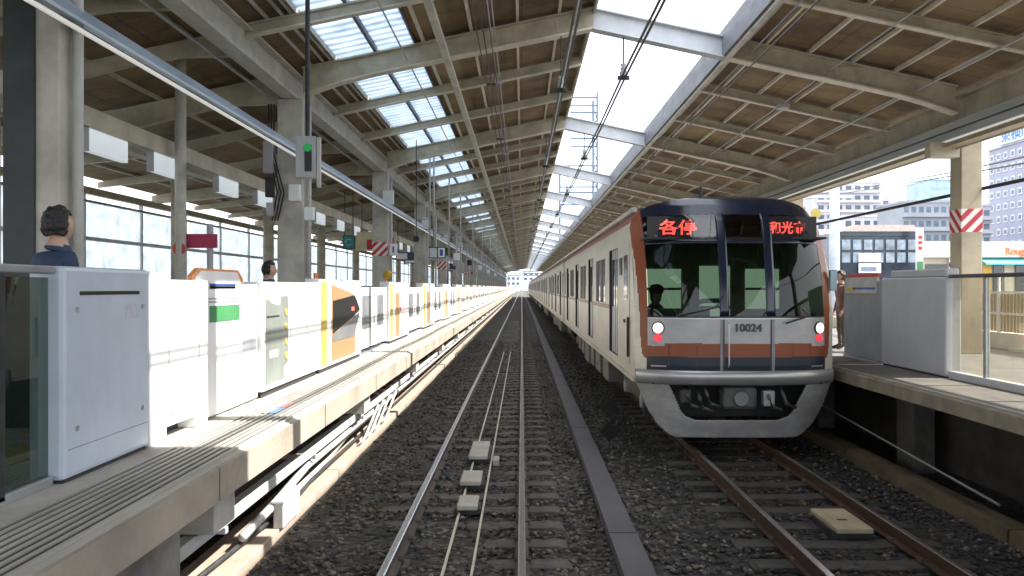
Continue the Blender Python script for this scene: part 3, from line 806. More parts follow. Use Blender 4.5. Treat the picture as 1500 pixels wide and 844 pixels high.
# skylights, two lanes, one panel per bay between rafters
allr = sorted(frames + sec_y)
allr = [y for y in allr if y > 4]
def sky_panel(xa, xb, ya, yb):
    za, zb = uz(xa) + dzs, uz(xb) + dzs
    return MB().prism([(xa, za), (xb, zb), (xb, zb + .02), (xa, za + .02)], ya, yb).build("skylight_panel", SKYL, cp)
npan = 0
for a, b_ in zip(allr[:-1], allr[1:]):
    if npan >= 96: break
    sky_panel(-3.40, -2.70, a + .03, b_ - .03); sky_panel(-2.64, -1.97, a + .03, b_ - .03); npan += 2
sky_panel(-3.40, -2.70, b_ + .03, Y1C); sky_panel(-2.64, -1.97, b_ + .03, Y1C)
MB().box(-3.43, -3.40, Y0C, Y1C, uz(-3.4) + H, uz(-3.4) + dzs + .05).build("skylight_frame", STEEL_W, cp)
MB().box(-2.70, -2.64, Y0C, Y1C, uz(-2.67) + H, uz(-2.67) + dzs + .02).build("skylight_frame", mat("skylight_bar", (.12, .14, .16), .5), cp)
MB().box(-1.97, -1.94, Y0C, Y1C, uz(-1.95) + H, uz(-1.95) + dzs + .05).build("skylight_frame", mat("skylight_bar", (.12, .14, .16), .5), cp)
# cross glazing bars, one fine set under each panel lane as corrugation lines
for x, r_ in ((-.55, .016), (-.48, .012), (.95, .018), (5.6, .016), (4.15, .014), (7.2, .02), (-4.6, .02), (-2.1, .014)):
    z = (uz(x) if x > -4.2 else lz_(x)) + .165
    MB().tube([(x, Y0C, z), (x, Y1C, z)], r_, 6).build("conduit", GATE_GREY, cp)
jb = MB().box(5.5, 5.72, -.12, .12, uz(5.6) + .06, uz(5.6) + .15).build("conduit_box", GATE_GREY, cp, bevel=.008); jb.location.y = 17.6
jb2 = MB().box(-.62, -.42, -.1, .1, uz(-.5) + .06, uz(-.5) + .15).build("conduit_box", GATE_GREY, cp, bevel=.008); jb2.location.y = 17.6
for k in range(1, 9):
    move_copy(jb, (0, 9.4 * k, 0), cp); move_copy(jb2, (0, 9.4 * k, 0), cp)
# gusset plates with bolts where the main rafters meet the ridge and eave
for f in frames[2:12]:
    for x in (XP - .5, XRE + .5, 5.9):
        m_ = MB()
        for s_ in (-1, 1):
            m_.box(x - .18, x + .18, f - s_ * .02 - .012 * (s_ > 0) - .0, f - s_ * .02 + .012 * (s_ < 0), uz(x) + .06, uz(x) + .32)
        m_.build("gusset_plate", STEEL, cp)
# eaves
MB().prism([(XP, uz(XP) + .30), (XP + .045, uz(XP) + .30), (XP + .045, uz(XP) + dzs + .06), (XP, uz(XP) + dzs + .06)], Y0C, Y1C).build("ridge_gutter", STEEL, cp)
z = uz(XRE)
MB().prism([(XRE - .045, z + .02), (XRE, z + .02), (XRE, z + dzs + .04), (XRE - .045, z + dzs + .04)], Y0C, Y1C).build("eave_fascia", FASCIA, cp)
MB().box(XRE + .003, XRE + .09, Y0C, Y1C, z - .035, z + .018).build("eave_trim", STEEL_W, cp)
MB().box(XRE + .32, XRE + .37, Y0C, Y1C, uz(XRE + .35) + .30, uz(XRE + .35) + .36).build("eave_conduit", STEEL_W, cp)
# longitudinal girders over the columns
def girder(x, zb, zt, w, m, name="girder"):
    t_ = .035
    MB().prism([(x - w / 2, zb), (x + w / 2, zb), (x + w / 2, zb + t_), (x + .02, zb + t_), (x + .02, zt - t_), (x + w / 2, zt - t_), (x + w / 2, zt), (x - w / 2, zt), (x - w / 2, zt - t_), (x - .02, zt - t_), (x - .02, zb + t_), (x - w / 2, zb + t_)], Y0C, Y1C).build(name, m, cp)
girder(XLC, CH + 3.42, CH + 3.90, .28, STEEL_W)
girder(XRC, CH + 3.02, CH + 3.52, .28, STEEL)
# columns
cl = MB().box(XLC - .23, XLC + .23, -.17, .17, 1.1, CH + 3.415).build("column", STEEL_W, cp, bevel=.012)
cr_ = MB().box(XRC - .19, XRC + .19, -.20, .20, 1.1, CH + 3.015).build("column", mat("right_column_paint", (.42, .36, .25), .5, var=.2, scale=2), cp, bevel=.012)
colf = [y for y in frames if y > 0]
cl.location.y = cr_.location.y = 0
cl.location.y = colf[0]; cr_.location.y = colf[0]
lcols = [cl]; rcols = [cr_]
for f in colf[1:]:
    lcols.append(move_copy(cl, (0, f - colf[0], 0), cp)); rcols.append(move_copy(cr_, (0, f - colf[0], 0), cp))
# drain pipe at the track side of each left column
dp = MB().tube([(XLC + .30, 0, 1.1), (XLC + .30, 0, CH + 3.3)], .045, 10).build("drain_pipe", PIPE, cp, smooth=True)
dp.location.y = colf[0]
for f in colf[1:]: move_copy(dp, (0, f - colf[0], 0), cp)
MB().box(XLC - .235, XLC + .03, colf[0] - .20, colf[0] - .172, 1.1, CH + 3.4).build("column_shade_strip", mat("column_shade_dark", (.035, .045, .05), .5, var=.3), cp)  # dark strip that paints the shaded side of the nearest column
# hazard bands round columns
HZ = None
def hazard_mat():
    m = bpy.data.materials.new("red_white_hazard"); m.use_nodes = True
    nt = m.node_tree; b = nt.nodes['Principled BSDF']; b.inputs['Roughness'].default_value = .5
    tc = nt.nodes.new("ShaderNodeTexCoord"); w = nt.nodes.new("ShaderNodeTexWave")
    w.wave_type = 'BANDS'; w.bands_direction = 'DIAGONAL'; w.inputs['Scale'].default_value = 2.6
    mp = nt.nodes.new("ShaderNodeMapping"); mp.inputs['Rotation'].default_value = (0, 0, 0); mp.inputs['Scale'].default_value = (1, 1, -1)
    nt.links.new(tc.outputs['Object'], mp.inputs[0]); nt.links.new(mp.outputs[0], w.inputs[0])
    cr = nt.nodes.new("ShaderNodeValToRGB"); cr.color_ramp.interpolation = 'CONSTANT'
    cr.color_ramp.elements[0].color = (.5, .02, .03, 1); cr.color_ramp.elements[1].position = .5; cr.color_ramp.elements[1].color = (.75, .74, .70, 1)
    nt.links.new(w.outputs[0], cr.inputs[0]); nt.links.new(cr.outputs[0], b.inputs['Base Color'])
    return m
HZ = hazard_mat()
def hazard(x, y, hw, hd, z0, z1):
    MB().box(x - hw - .004, x + hw + .004, y - hd - .004, y + hd + .004, z0, z1).build("hazard_band", HZ, cp)
hazard(XRC, 15.0, .19, .20, CH + 1.00, CH + 1.42)
for f in (24.4, 33.8 + 9.4, 24.4 + 9.4 * 4): hazard(XLC, f, .23, .17, CH + .93, CH + 1.34)
# service boxes and cable bundle on the platform side of the second column
for (dx, z0, z1, w_, m_) in ((-.44, 2.05, 2.62, .18, GATE_GREY), (-.40, 1.62, 1.98, .14, RUBBER), (.02, 1.55, 1.85, .2, WHITE), (.30, 1.20, 1.44, .16, WHITE), (-.38, 1.28, 1.52, .12, GATE_GREY)):
    MB().box(XLC + dx, XLC + dx + w_, 14.66, 14.8, CH + z0, CH + z1).build("service_box", m_, cp, bevel=.01)
for q in range(3):
    MB().tube([(XLC - .36 + .05 * q, 14.75, CH + 3.3), (XLC - .34 + .04 * q, 14.72, CH + 2.4), (XLC - .2 + .06 * q, 14.74, CH + 1.7), (XLC - .30 + .05 * q, 14.76, CH + 1.2)], .014, 6).build("hanging_cable", RUBBER, cp, smooth=True)
# small boxes on columns
for f in (24.4, 33.8, 43.2, 52.6):
    MB().box(XLC + .1, XLC + .42, f - .3, f - .18, CH + 2.45, CH + 2.85).build("junction_box", WHITE, cp, bevel=.01)
MB().box(XRC - .75, XRC - .215, 14.8, 15.0, CH + 2.35, CH + 2.62).build("bracket_arm", STEEL, cp)
# lower roof over the left platform
XV, XW = -7.3, -11.0
zg, zv, zw = CH + 3.62, CH + 2.95, CH + 2.42
def lz(x): return zg + (zv - zg) * (x - XLC) / (XV - XLC) if x > XV else zv + (zw - zv) * (x - XV) / (XW - XV)
def low_rafter(y, d, w):
    mb = MB()
    xs = [XLC - .235, XLC - .9, (XLC + XV) / 2, XV, (XV + XW) / 2, XW]
    hh = [d + .18, d + .05, d, d + .06, d, d * .7]
    bot = [(x, lz(x) + .3 - h) for x, h in zip(xs, hh)]; top = [(x, lz(x) + .3) for x in xs]
    return mb.prism([*reversed(bot), *top], y - w / 2, y + w / 2).build("platform_rafter", STEEL, cp)
lr = low_rafter(0, .34, .18); lr.location.y = colf[0]
for f in colf[1:]: move_copy(lr, (0, f - colf[0], 0), cp)
lr2 = low_rafter(0, .2, .10); lr2.location.y = colf[0] + 3.1
for a, b_ in zip(colf[:-1], colf[1:]):
    for q in (1, 2):
        yy = a + (b_ - a) * q / 3
        if yy != lr2.location.y: move_copy(lr2, (0, yy - lr2.location.y, 0), cp)
for x in (-5.0, -5.8, -6.6, -8.2, -9.1, -10.0):
    z = lz(x) + .3
    MB().box(x - .03, x + .03, Y0C, Y1C, z, z + .06).build("platform_purlin", STEEL, cp)
sheet("roof_board", [(XW, lz(XW) + .365), (XV, lz(XV) + .365), (-4.42, lz(-4.42) + .365)], BOARD)
girder(XV, CH + 2.50, CH + 2.90, .22, STEEL, "valley_girder")
MB().box(XW - .08, XW + .08, Y0C, Y1C, CH + 2.36, CH + 2.54).build("eave_beam", STEEL, cp)
vc = MB().tube([(XV, 0, 1.1), (XV, 0, CH + 2.495)], .15, 14).build("valley_post", STEEL, cp, smooth=True)
vc.location.y = 17.4 - 6.2
for k in range(1, 30): move_copy(vc, (0, 6.2 * k, 0), cp)

# lighting trough runs
lt = thing("lighting_trough", "long silver lighting trough fixed along the left columns above the gates", "light trough", (-3.85, 0, CH + 2.3), "lighting troughs along the columns")
XT = -3.86
MB().prism([(XT - .08, CH + 2.33), (XT + .09, CH + 2.27), (XT + .09, CH + 2.30), (XT - .03, CH + 2.46), (XT - .08, CH + 2.46)], -8, YEND - 3).build("trough_channel", mat("blue_grey_metal", (.38, .45, .52), .35, .4, var=.2, stretch=(1, .2, 1)), lt)
MB().tube([(XT + .02, -8, CH + 2.235), (XT + .02, YEND - 3, CH + 2.235)], .022, 8).build("lamp_tube", emit("lamp_white", (1, .98, .92), .14, (.6, .6, .58)), lt)
lt = thing("lighting_trough", "stacked silver cable and lighting trough below the right hand girder", "light trough", (7.7, 0, CH + 2.6), "lighting troughs along the columns")
TRG = mat("trough_light_grey", (.55, .60, .58), .45, .1, var=.15, stretch=(1, .2, 1))
for i, (z0, z1, xo, m_) in enumerate(((2.84, 2.99, .12, TRG), (2.66, 2.80, .05, TRG), (2.52, 2.62, 0.0, mat("trough_tan", (.45, .38, .26), .5, .2)))):
    MB().prism([(7.62 + xo, CH + z0), (7.86, CH + z0), (7.86, CH + z1), (7.66 + xo, CH + z1)], -8, YEND - 3).build("trough_channel", m_, lt)
MB().tube([(7.66, -8, CH + 2.63), (7.66, YEND - 3, CH + 2.63)], .022, 8).build("lamp_tube", emit("lamp_white", (1, .98, .92), .14, (.6, .6, .58)), lt)
MB().box(7.86, 7.90, -8, YEND - 3, CH + 2.5, CH + 3.0).build("trough_back", STEEL, lt)

# hanging light boxes
xs_ = -5.6
zsb = CH + 1.90
ylist = [10.5, 12.35, 15.0, 17.2] + [19.6 + 2.5 * k for k in range(40)]
first = thing("hanging_light_box", "lit white box hanging under the platform roof, nearest of its row on the left", "light box", (xs_, ylist[0], zsb - .15), "white light boxes in a row over the left platform")
y = ylist[0]
MB().box(xs_ - .05, xs_ + .05, y, y + 1.05, zsb - .15, zsb + .15).build("box_body", LIGHTBOX, first, bevel=.01)
MB().box(xs_ - .055, xs_ + .055, y - .012, y - .001, zsb - .155, zsb + .152).build("end_cap", GATE_GREY, first)
for i, y in enumerate(ylist[1:]):
    copy_tree(first, (xs_, y, zsb - .15), ("second light box from the near end, just left of a post", "third light box from the near end of the hanging row", "fourth light box from the near end of the hanging row")[i] if i < 3 else "small lit white box in the far part of the hanging row")
# service rail under light boxes
tag(MB().box(xs_ - .09, xs_ + .09, 4, YEND - 5, zsb + .153, zsb + .40).build("lamp_carrier", STEEL, None), "tan steel carrier running above the row of white light boxes", "carrier rail")

# windbreak wall behind left platform
ww = thing("windbreak_wall", "pale frosted windbreak wall with grey posts behind the left platform", "wall", (XW, 0, 1.1))
wp = MB().box(XW - .02, XW + .0, 0, 3.06, 1.1, CH + 2.2).build("frosted_panel", FROST, ww); wp.location.y = 2.0
for k in range(1, 64): move_copy(wp, (0, 3.1 * k, 0), ww)
po = MB().box(XW - .05, XW + .04, 0, .08, 1.1, CH + 2.35).build("wall_post", mat("post_pale", (.50, .52, .52), .5), ww); po.location.y = 1.92
for k in range(1, 64): move_copy(po, (0, 3.1 * k, 0), ww)
for z, h_ in ((CH + 1.18, .1), (CH + 2.14, .07)): MB().box(XW + .062, XW + .10, 2, YEND - 6, z, z + h_).build("wall_rail", mat("post_pale", (.50, .52, .52), .5), ww)
MB().box(XW + .062, XW + .09, 2, YEND - 6, 1.1, CH + .1).build("lower_panel", mat("wall_lower_white", (.7, .72, .74), .5), ww)

# ---------------------------------------------------------------- overhead wires
def wire(name, x, z, r, lab, y1=320, sag=0):
    t = thing(name, lab, "overhead wire", (x, 0, z), "overhead wires above the tracks")
    ysv = list(np.linspace(-5, y1, 60))
    return t, ysv
t, ysv = wire("overhead_wire", 0, 0, 0, "overhead contact wires hanging with droppers over the near track")
xw = -.50
MB().tube([(xw + .06 * math.sin(y / 14), y, CH + 3.05) for y in ysv], .009, 5).build("contact_wire", DARKSTEEL, t)
MB().tube([(xw + .04 + .06 * math.sin(y / 14), y, CH + 3.36) for y in ysv], .008, 5).build("messenger_wire", DARKSTEEL, t)
MB().tube([(xw - .09 + .06 * math.sin(y / 14), y, CH + 3.13) for y in ysv], .008, 5).build("second_contact_wire", DARKSTEEL, t)
for k in range(18):
    y = 8 + 4.7 * k
    xo = xw + .06 * math.sin(y / 14)
    MB().tube([(xo + .04, y, CH + 3.36), (xo, y, CH + 3.05)], .007, 5).build("dropper", DARKSTEEL, t)
    MB().box(xo - .1, xo + .05, y - .03, y + .03, CH + 3.13, CH + 3.16).build("spacer_clamp", DARKSTEEL, t)
def clamp_set(t, x, z, ys_, ztop):
    for y in ys_:
        c = MB().tube([(x, y, z + .02), (x, y, z + .10), (x, y, z + .105), (x, y, z + .16), (x, y, z + .165), (x, y, z + .24)], [.07, .07, .035, .065, .035, .055], 10)
        c.build("insulator", mat("porcelain", (.45, .47, .50), .3, var=.2), t)
        MB().box(x - .11, x + .11, y - .04, y + .04, z - .05, z + .02).build("wire_clamp", DARKSTEEL, t, bevel=.01)
        MB().tube([(x, y, z + .24), (x, y, ztop)], .015, 6).build("hanger", DARKSTEEL, t)
t, ysv = wire("feeder_wire", 0, 0, 0, "pair of dark feeder wires under the left roof edge")
for dx in (-.03, .035): MB().tube([(.72 + dx, y, CH + 3.62) for y in ysv], .019, 6).build("feeder_cable", DARKSTEEL, t)
clamp_set(t, .72, CH + 3.62, [15.0 + 9.4 * k for k in range(10)], CH + 4.6)
t, ysv = wire("feeder_wire", 0, 0, 0, "thick dark feeder wire crossing the open sky gap")
for dx in (-.03, .035): MB().tube([(1.86 + dx, y, CH + 3.85 - .04 * math.sin((y - 15) / 9.4 * math.pi) ** 2) for y in np.linspace(-5, 320, 240)], .020, 6).build("feeder_cable", DARKSTEEL, t)
clamp_set(t, 1.86, CH + 3.85, [15.0 + 9.4 * k for k in range(20)], CH + 4.57)
# catenary of the train's track, seen little
t, ysv = wire("overhead_wire", 0, 0, 0, "overhead contact wire above the train's track")
MB().tube([(3.0, y, CH + 2.9) for y in ysv], .01, 5).build("contact_wire", DARKSTEEL, t)

# wires outside on the right
tag(MB().tube([(8.35, -6, CH + 1.79), (8.35, YEND, CH + 1.79)], .035, 8).build("hand_pipe", DARKSTEEL, None, smooth=True), "dark pipe fixed behind the right pillars at head height", "pipe")
for i in range(2):
    pts_ = [at(*p) for p in ((1180, 287 + 5 * i, 60), (1290, 271 + 4 * i, 36), (1405, 251 + 5 * i, 22), (1540, 221 + 11 * i, 15))]
    tag(MB().tube(pts_, .02, 6).build("street_wire", DARKSTEEL, None), ("upper", "lower")[i] + " of two thin wires crossing outside past the right pillar", "wire", "thin wires outside on the right")

# ================================================================ SIGNALS AND SIGNS ON THE LEFT
t = thing("signal_box", "grey signal box with green light hanging from a pipe above the gates", "signal", (-2.8, 10.6, CH + 1.95))
X0, Y0 = -2.80, 10.6
MB().box(X0 - .13, X0 + .13, Y0, Y0 + .16, CH + 1.42, CH + 1.96).build("signal_housing", GATE_GREY, t, bevel=.012)
MB().box(X0 - .01, X0 + .08, Y0 - .012, Y0 - .002, CH + 1.50, CH + 1.84).build("black_face", BLACK, t)
MB().tube([(X0 + .035, Y0 - .05, CH + 1.80), (X0 + .035, Y0 - .013, CH + 1.80)], .05, 14).build("green_lamp", emit("green_signal", (.02, .5, .10), .12, (0, .2, .05)), t)
MB().box(X0 + .14, X0 + .18, Y0 + .02, Y0 + .1, CH + 1.3, CH + 1.95).build("side_conduit", PIPE, t)
MB().tube([(X0, Y0 + .1, CH + 1.96), (X0, Y0 + .1, uz(X0) + .45)], .03, 10).build("hanger_pipe", DARKSTEEL, t)

def poster(name, x, y, w, z0, z1, frame, face, lab, cat="sign", thick=.05, hang=True, grp=None):
    t = thing(name, lab, cat, (x, y, z0), grp)
    MB().box(x - w / 2, x + w / 2, y, y + thick, z0, z1).build("board", frame, t, bevel=.006)
    MB().box(x - w / 2 + .03, x + w / 2 - .03, y - .008, y - .001, z0 + .03, z1 - .03).build("face", face, t)
    if hang:
        for s in (-.35, .35): MB().tube([(x + s * w, y + thick / 2, z1), (x + s * w, y + thick / 2, z1 + 1.4)], .014, 6).build("hanger_rod", DARKSTEEL, t)
    return t
CREAM = mat("cream_board", (.62, .55, .34), .6)
t = poster("hanging_sign", -4.9, 27.5, 1.35, CH + 1.22, CH + 1.86, CREAM, mat("cream_face", (.66, .58, .36), .6), "cream advertising board with red picture hanging behind the striped column")
MB().box(-5.2, -4.75, 27.476, 27.49, CH + 1.27, CH + 1.60).build("red_picture", RED, t)
MB().box(-4.55, -4.3, 27.476, 27.49, CH + 1.32, CH + 1.66).build("red_picture", RED, t)
t = poster("hanging_sign", -5.6, 26.5, .38, CH + 1.24, CH + 1.68, BLACK, mat("teal_face", (.03, .26, .28), .4), "small dark sign with a teal ring emblem hanging left of the cream board")
MB().tube([(-5.6 + .1 * math.cos(a), 26.48, CH + 1.46 + .1 * math.sin(a)) for a in np.linspace(.7, 5.6, 20)], .018, 6).build("ring_emblem", mat("pale_teal", (.25, .6, .6), .5), t)
t = poster("column_notice", XLC + .42, 24.1, .22, CH + .93, CH + 1.28, WHITE, WHITE, "white notice board beside the red striped column", hang=False)
box("notice_figure", (XLC + .39, XLC + .44, 24.088, 24.091, CH + 1.02, CH + 1.2), BLUE, t)
# platform screen hung from two long pipes
t = thing("hanging_monitor", "white and blue monitor hanging on long pipes above the far gates", "monitor", (-2.75, 26, CH + .95))
MB().box(-2.95, -2.42, 26, 26.12, CH + .92, CH + 1.28).build("screen_case", BLACK, t, bevel=.01)
MB().box(-2.93, -2.70, 25.985, 25.998, CH + .95, CH + 1.25).build("white_face", mat("screen_white", (.6, .62, .68), .4), t)
MB().box(-2.66, -2.45, 25.985, 25.998, CH + .95, CH + 1.25).build("blue_face", WHITE, t)
MB().box(-2.61, -2.50, 25.97, 25.984, CH + 1.0, CH + 1.2).build("blue_mark", BLUE, t)
for x in (-2.93, -2.80): MB().tube([(x, 26.06, CH + 1.28), (x, 26.06, uz(-2.9) + .4)], .028, 8).build("hanger_pipe", PIPE, t, smooth=True)
pipes_ = [(31, -2.75, "first"), (36, -2.7, "second"), (45, -2.7, "third"), (56, -2.7, "fourth"), (70, -2.7, "fifth"), (88, -2.7, "last")]
for y, x, w_ in pipes_:
    t = thing("hanging_camera", w_ + " of the far pipe hung camera boxes over the gates, counted away from the monitor", "camera", (x, y, CH + 1.2), "pipe hung camera boxes")
    MB().tube([(x, y, CH + 1.0), (x, y, uz(x) + .4)], .03, 8).build("hanger_pipe", PIPE, t, smooth=True)
    MB().box(x - .3, x - .05, y - .1, y + .2, CH + 1.2, CH + 1.5).build("camera_case", BLACK if w_ in ("first", "third") else WHITE, t, bevel=.01)
    MB().tube([(x, y, CH + 2.2), (x - .9, y, CH + 2.2)], .02, 6).build("cross_arm", PIPE, t)
far = thing("platform_pole", "pale pole with small grey box and cross arm among the far gates", "pole", (-3.15, 30, 1.1), "pale poles with boxes along the far gates")
MB().tube([(-3.15, 30, 1.1), (-3.15, 30, CH + 2.6)], .035, 8).build("pole", PIPE, far, smooth=True)
MB().box(-3.30, -3.05, 29.9, 30.05, CH + 1.0, CH + 1.3).build("pole_box", GATE_GREY, far, bevel=.01)
MB().tube([(-3.15, 30, CH + 2.5), (-3.95, 30, CH + 2.5)], .02, 6).build("cross_arm", PIPE, far)
for y in (38.5, 47.6, 55, 64, 73, 84, 97): copy_tree(far, (-3.15 + .1 * math.sin(y), y, 1.1))
far = thing("far_sign", "small white and dark hanging sign over the far part of the left platform", "sign", (-4.9, 35, CH + 1.1), "small hanging signs far down the left platform")
MB().box(-5.4, -4.5, 35, 35.08, CH + 1.15, CH + 1.5).build("board", mat("sign_dark", (.06, .07, .10), .4), far)
MB().box(-5.35, -4.9, 34.985, 34.998, CH + 1.2, CH + 1.45).build("face", WHITE, far)
for q in (-5.3, -4.6): MB().tube([(q, 35.04, CH + 1.5), (q, 35.04, CH + 3.2)], .012, 6).build("hanger_rod", DARKSTEEL, far)
for y in (41, 50, 58, 69, 80, 95): copy_tree(far, (-4.9 + .5 * math.cos(y), y, CH + 1.1 + .1 * math.sin(y * 2)))
t = thing("hanging_clock", "small round black clock hanging near the monitor", "clock", (-3.0, 23.4, CH + 1.35))
MB().tube([(-3.02, 23.4, CH + 1.38), (-3.02, 23.46, CH + 1.38)], .09, 18).build("clock_case", BLACK, t)
MB().tube([(-3.02, 23.43, CH + 1.46), (-3.02, 23.43, uz(-3) + .4)], .014, 6).build("hanger_rod", DARKSTEEL, t)

t = thing("standing_sign", "red rectangular sign board on a grey pole behind the left gates", "sign", (-5.0, 12.9, 1.1))
MB().box(-5.28, -4.80, 12.88, 12.93, CH + .62, CH + .84).build("sign_board", mat("crimson_sign", (.42, .03, .10), .5), t, bevel=.006)
MB().tube([(-4.93, 12.95, 1.1), (-4.93, 12.95, CH + 1.0)], .05, 10).build("pole", GATE_GREY, t)
t = thing("round_sign", "small round red sign on a grey post next to the red rectangular sign", "sign", (-5.3, 12.75, 1.1))
MB().tube([(-5.33, 12.72, CH + .6), (-5.33, 12.75, CH + .6)], .10, 18).build("disc", mat("brick_red", (.50, .07, .04), .5), t)
MB().tube([(-5.33, 12.79, 1.1), (-5.33, 12.79, lz(-5.33) + .2)], .085, 12).build("post", STEEL_W, t, smooth=True)
t = thing("beacon_lamp", "round amber lamp on a thin stem above the second open gate", "lamp", (-2.95, 18.1, 2.3))
MB().tube([(-2.9, 17.7, 2.3), (-2.9, 17.7, 2.52)], .012, 6).build("stem", DARKSTEEL, t)
MB().tube([(-2.9, 17.7, 2.48), (-2.9, 17.7, 2.52), (-2.9, 17.7, 2.62), (-2.9, 17.7, 2.67)], [.05, .1, .1, .05], 12).build("lamp_globe", mat("amber_globe", (.55, .36, .03), .4), t, smooth=True)
# gate-top markers far along, red column lower parts
# vending machine at far left seen through the clear glass
t = thing("vending_machine", "white vending machine with red panels at the far left edge", "vending machine", (-7.0, 10.9, 1.1))
vx0, vx1, vy = -7.4, -6.79, 10.9
MB().box(vx0, vx1, vy, vy + .7, 1.1, 2.52).build("cabinet", WHITE, t, bevel=.02)
box("red_header", (vx0 + .03, vx1 - .03, vy - .008, vy - .001, 2.34, 2.44), RED, t)
box("brown_band", (vx0 + .03, vx1 - .01, vy - .008, vy - .001, 2.03, 2.28), mat("maroon", (.16, .03, .03), .5), t)
text("お茶", .12, (vx1 - .14, vy - .012, 2.21), FACE_CAM, WHITE, t, ext=.002, bold=.003)
text("自販", .12, (vx1 - .14, vy - .012, 2.09), FACE_CAM, WHITE, t, ext=.002, bold=.003)
box("red_footer", (vx0 + .03, vx1 - .10, vy - .008, vy - .001, 1.78, 1.85), RED, t)
box("green_footer", (vx1 - .09, vx1 - .01, vy - .008, vy - .001, 1.78, 1.85), GREEN, t)
box("beige_base", (vx0 + .03, vx1 - .01, vy - .008, vy - .001, 1.15, 1.75), mat("beige_base", (.45, .38, .24), .6), t)

# ================================================================ PEOPLE
SKIN = mat("skin", (.50, .32, .23), .55, var=.08)
HAIR = mat("black_hair", (.012, .011, .011), .5, var=.3, scale=30)
def person(x, y, zf, h, yaw, top_m, low_m, label, bag=False):
    """standing figure, height h, feet at zf, facing yaw (0 = towards +X)."""
    t = thing("person", label, "person", (x, y, zf))
    k = h / 1.75
    mats = [top_m, low_m, SKIN, BLACK]
    me = bpy.data.meshes.new("sk")
    V = [(0, 0, .95), (0, 0, 1.10), (0, 0, 1.30), (.01, 0, 1.42), (.02, 0, 1.50), (.03, 0, 1.58)]
    rad = [(.115, .16), (.105, .14), (.125, .175), (.09, .14), (.062, .062), (.06, .06)]
    E = [(i, i + 1) for i in range(5)]
    def chain(root, pts, rs):
        p = root
        for q, r in zip(pts, rs):
            V.append(q); rad.append((r, r)); E.append((p, len(V) - 1)); p = len(V) - 1
        return p
    for s in (-1, 1):
        chain(0, [(0, s * .10, .86), (.02, s * .11, .50), (-.01, s * .11, .10), (.10, s * .12, .04), (.17, s * .125, .03)], [.095, .062, .042, .038, .028])
        w_ = chain(2, [(0, s * .19, 1.38), (-.01, s * .24, 1.12), (.08, s * .235, .87), (.11, s * .23, .80)], [.062, .044, .030, .030])
        for f in range(4):
            chain(w_, [(.115 + .012 * f - .02, s * (.22 - .003 * f), .745 + .004 * f), (.125 + .012 * f - .02, s * .205, .70 + .006 * abs(f - 1.5))], [.010, .008])
        chain(w_, [(.14, s * .205, .785), (.155, s * .19, .755)], [.011, .009])
    me.from_pydata([(a * k, b * k, c * k) for a, b, c in V], E, [])
    o = bpy.data.objects.new("sk", me); COL.objects.link(o)
    md = o.modifiers.new("s", 'SKIN')
    for i, (a, b) in enumerate(rad):
        me.skin_vertices[0].data[i].radius = (a * k, b * k)
    me.skin_vertices[0].data[0].use_root = True
    sb = o.modifiers.new("u", 'SUBSURF'); sb.levels = 2; sb.render_levels = 2
    dg = bpy.context.evaluated_depsgraph_get(); dg.update()
    bd = bpy.data.meshes.new_from_object(o.evaluated_get(dg))
    bpy.data.objects.remove(o)
    # head joined into the same body surface
    bm = bmesh.new(); bm.from_mesh(bd)
    res = bmesh.ops.create_uvsphere(bm, u_segments=24, v_segments=18, radius=1.0)
    for v in res['verts']:
        a, b, c = v.co
        c2 = c * .125; tp = 1 - .28 * max(0, -c) ** 1.3
        a2 = a * .095 * tp; b2 = b * .080 * tp
        if a > .6:
            nose = math.exp(-((b / .16) ** 2) - ((c + .12) / .2) ** 2); a2 += .022 * nose
            for s in (-1, 1): a2 -= .010 * math.exp(-(((b - s * .38) / .16) ** 2) - ((c - .08) / .13) ** 2)
            a2 += .006 * math.exp(-((b / .3) ** 2) - ((c + .48) / .08) ** 2)
        for s in (-1, 1):
            if b * s > .9 and abs(c + .02) < .3: b2 += s * .014
        v.co = Vector(((a2 + .035) * k, b2 * k, (c2 + 1.610) * k))
    bm.to_mesh(bd); bm.free()
    for m_ in mats: bd.materials.append(m_)
    for p in bd.polygons:
        c = p.center / k
        p.use_smooth = True
        if c.z > 1.47 or (c.z < .86 and abs(c.y) > .17 and c.x > .03 and c.z > .6): p.material_index = 2
        elif c.z < .08: p.material_index = 3
        elif c.z < .96 and abs(c.y) < .19: p.material_index = 1
        else: p.material_index = 0
    bd.transform(Matrix.Rotation(yaw, 4, 'Z'))
    ob = bpy.data.objects.new("body", bd); COL.objects.link(ob); ob.parent = t
    hm = bmesh.new(); r2 = bmesh.ops.create_uvsphere(hm, u_segments=24, v_segments=16, radius=1.0)
    dele = []
    for v in r2['verts']:
        a, b, c = v.co
        if c < -.62 or (a > .40 and c < .42) : dele.append(v)
        v.co = Vector(((a * .116 + .018) * k, b * .099 * k, (c * .145 + 1.622) * k))
    bmesh.ops.delete(hm, geom=dele, context='VERTS')
    hd = bpy.data.meshes.new("hair"); hm.to_mesh(hd); hm.free(); hd.materials.append(HAIR)
    for p in hd.polygons: p.use_smooth = True
    hd.transform(Matrix.Rotation(yaw, 4, 'Z'))
    ho = bpy.data.objects.new("hair", hd); COL.objects.link(ho); ho.parent = t
    sd = ho.modifiers.new("solid", 'SOLIDIFY'); sd.thickness = .012
    sb2 = ho.modifiers.new("fine", 'SUBSURF'); sb2.levels = 2; sb2.render_levels = 2
    tx = bpy.data.textures.get("tufts") or bpy.data.textures.new("tufts", 'CLOUDS'); tx.noise_scale = .035
    dp_ = ho.modifiers.new("tufts", 'DISPLACE'); dp_.texture = tx; dp_.strength = .03; dp_.mid_level = .45
    tf_ = bpy.data.textures.get("folds") or bpy.data.textures.new("folds", 'CLOUDS'); tf_.noise_scale = .11
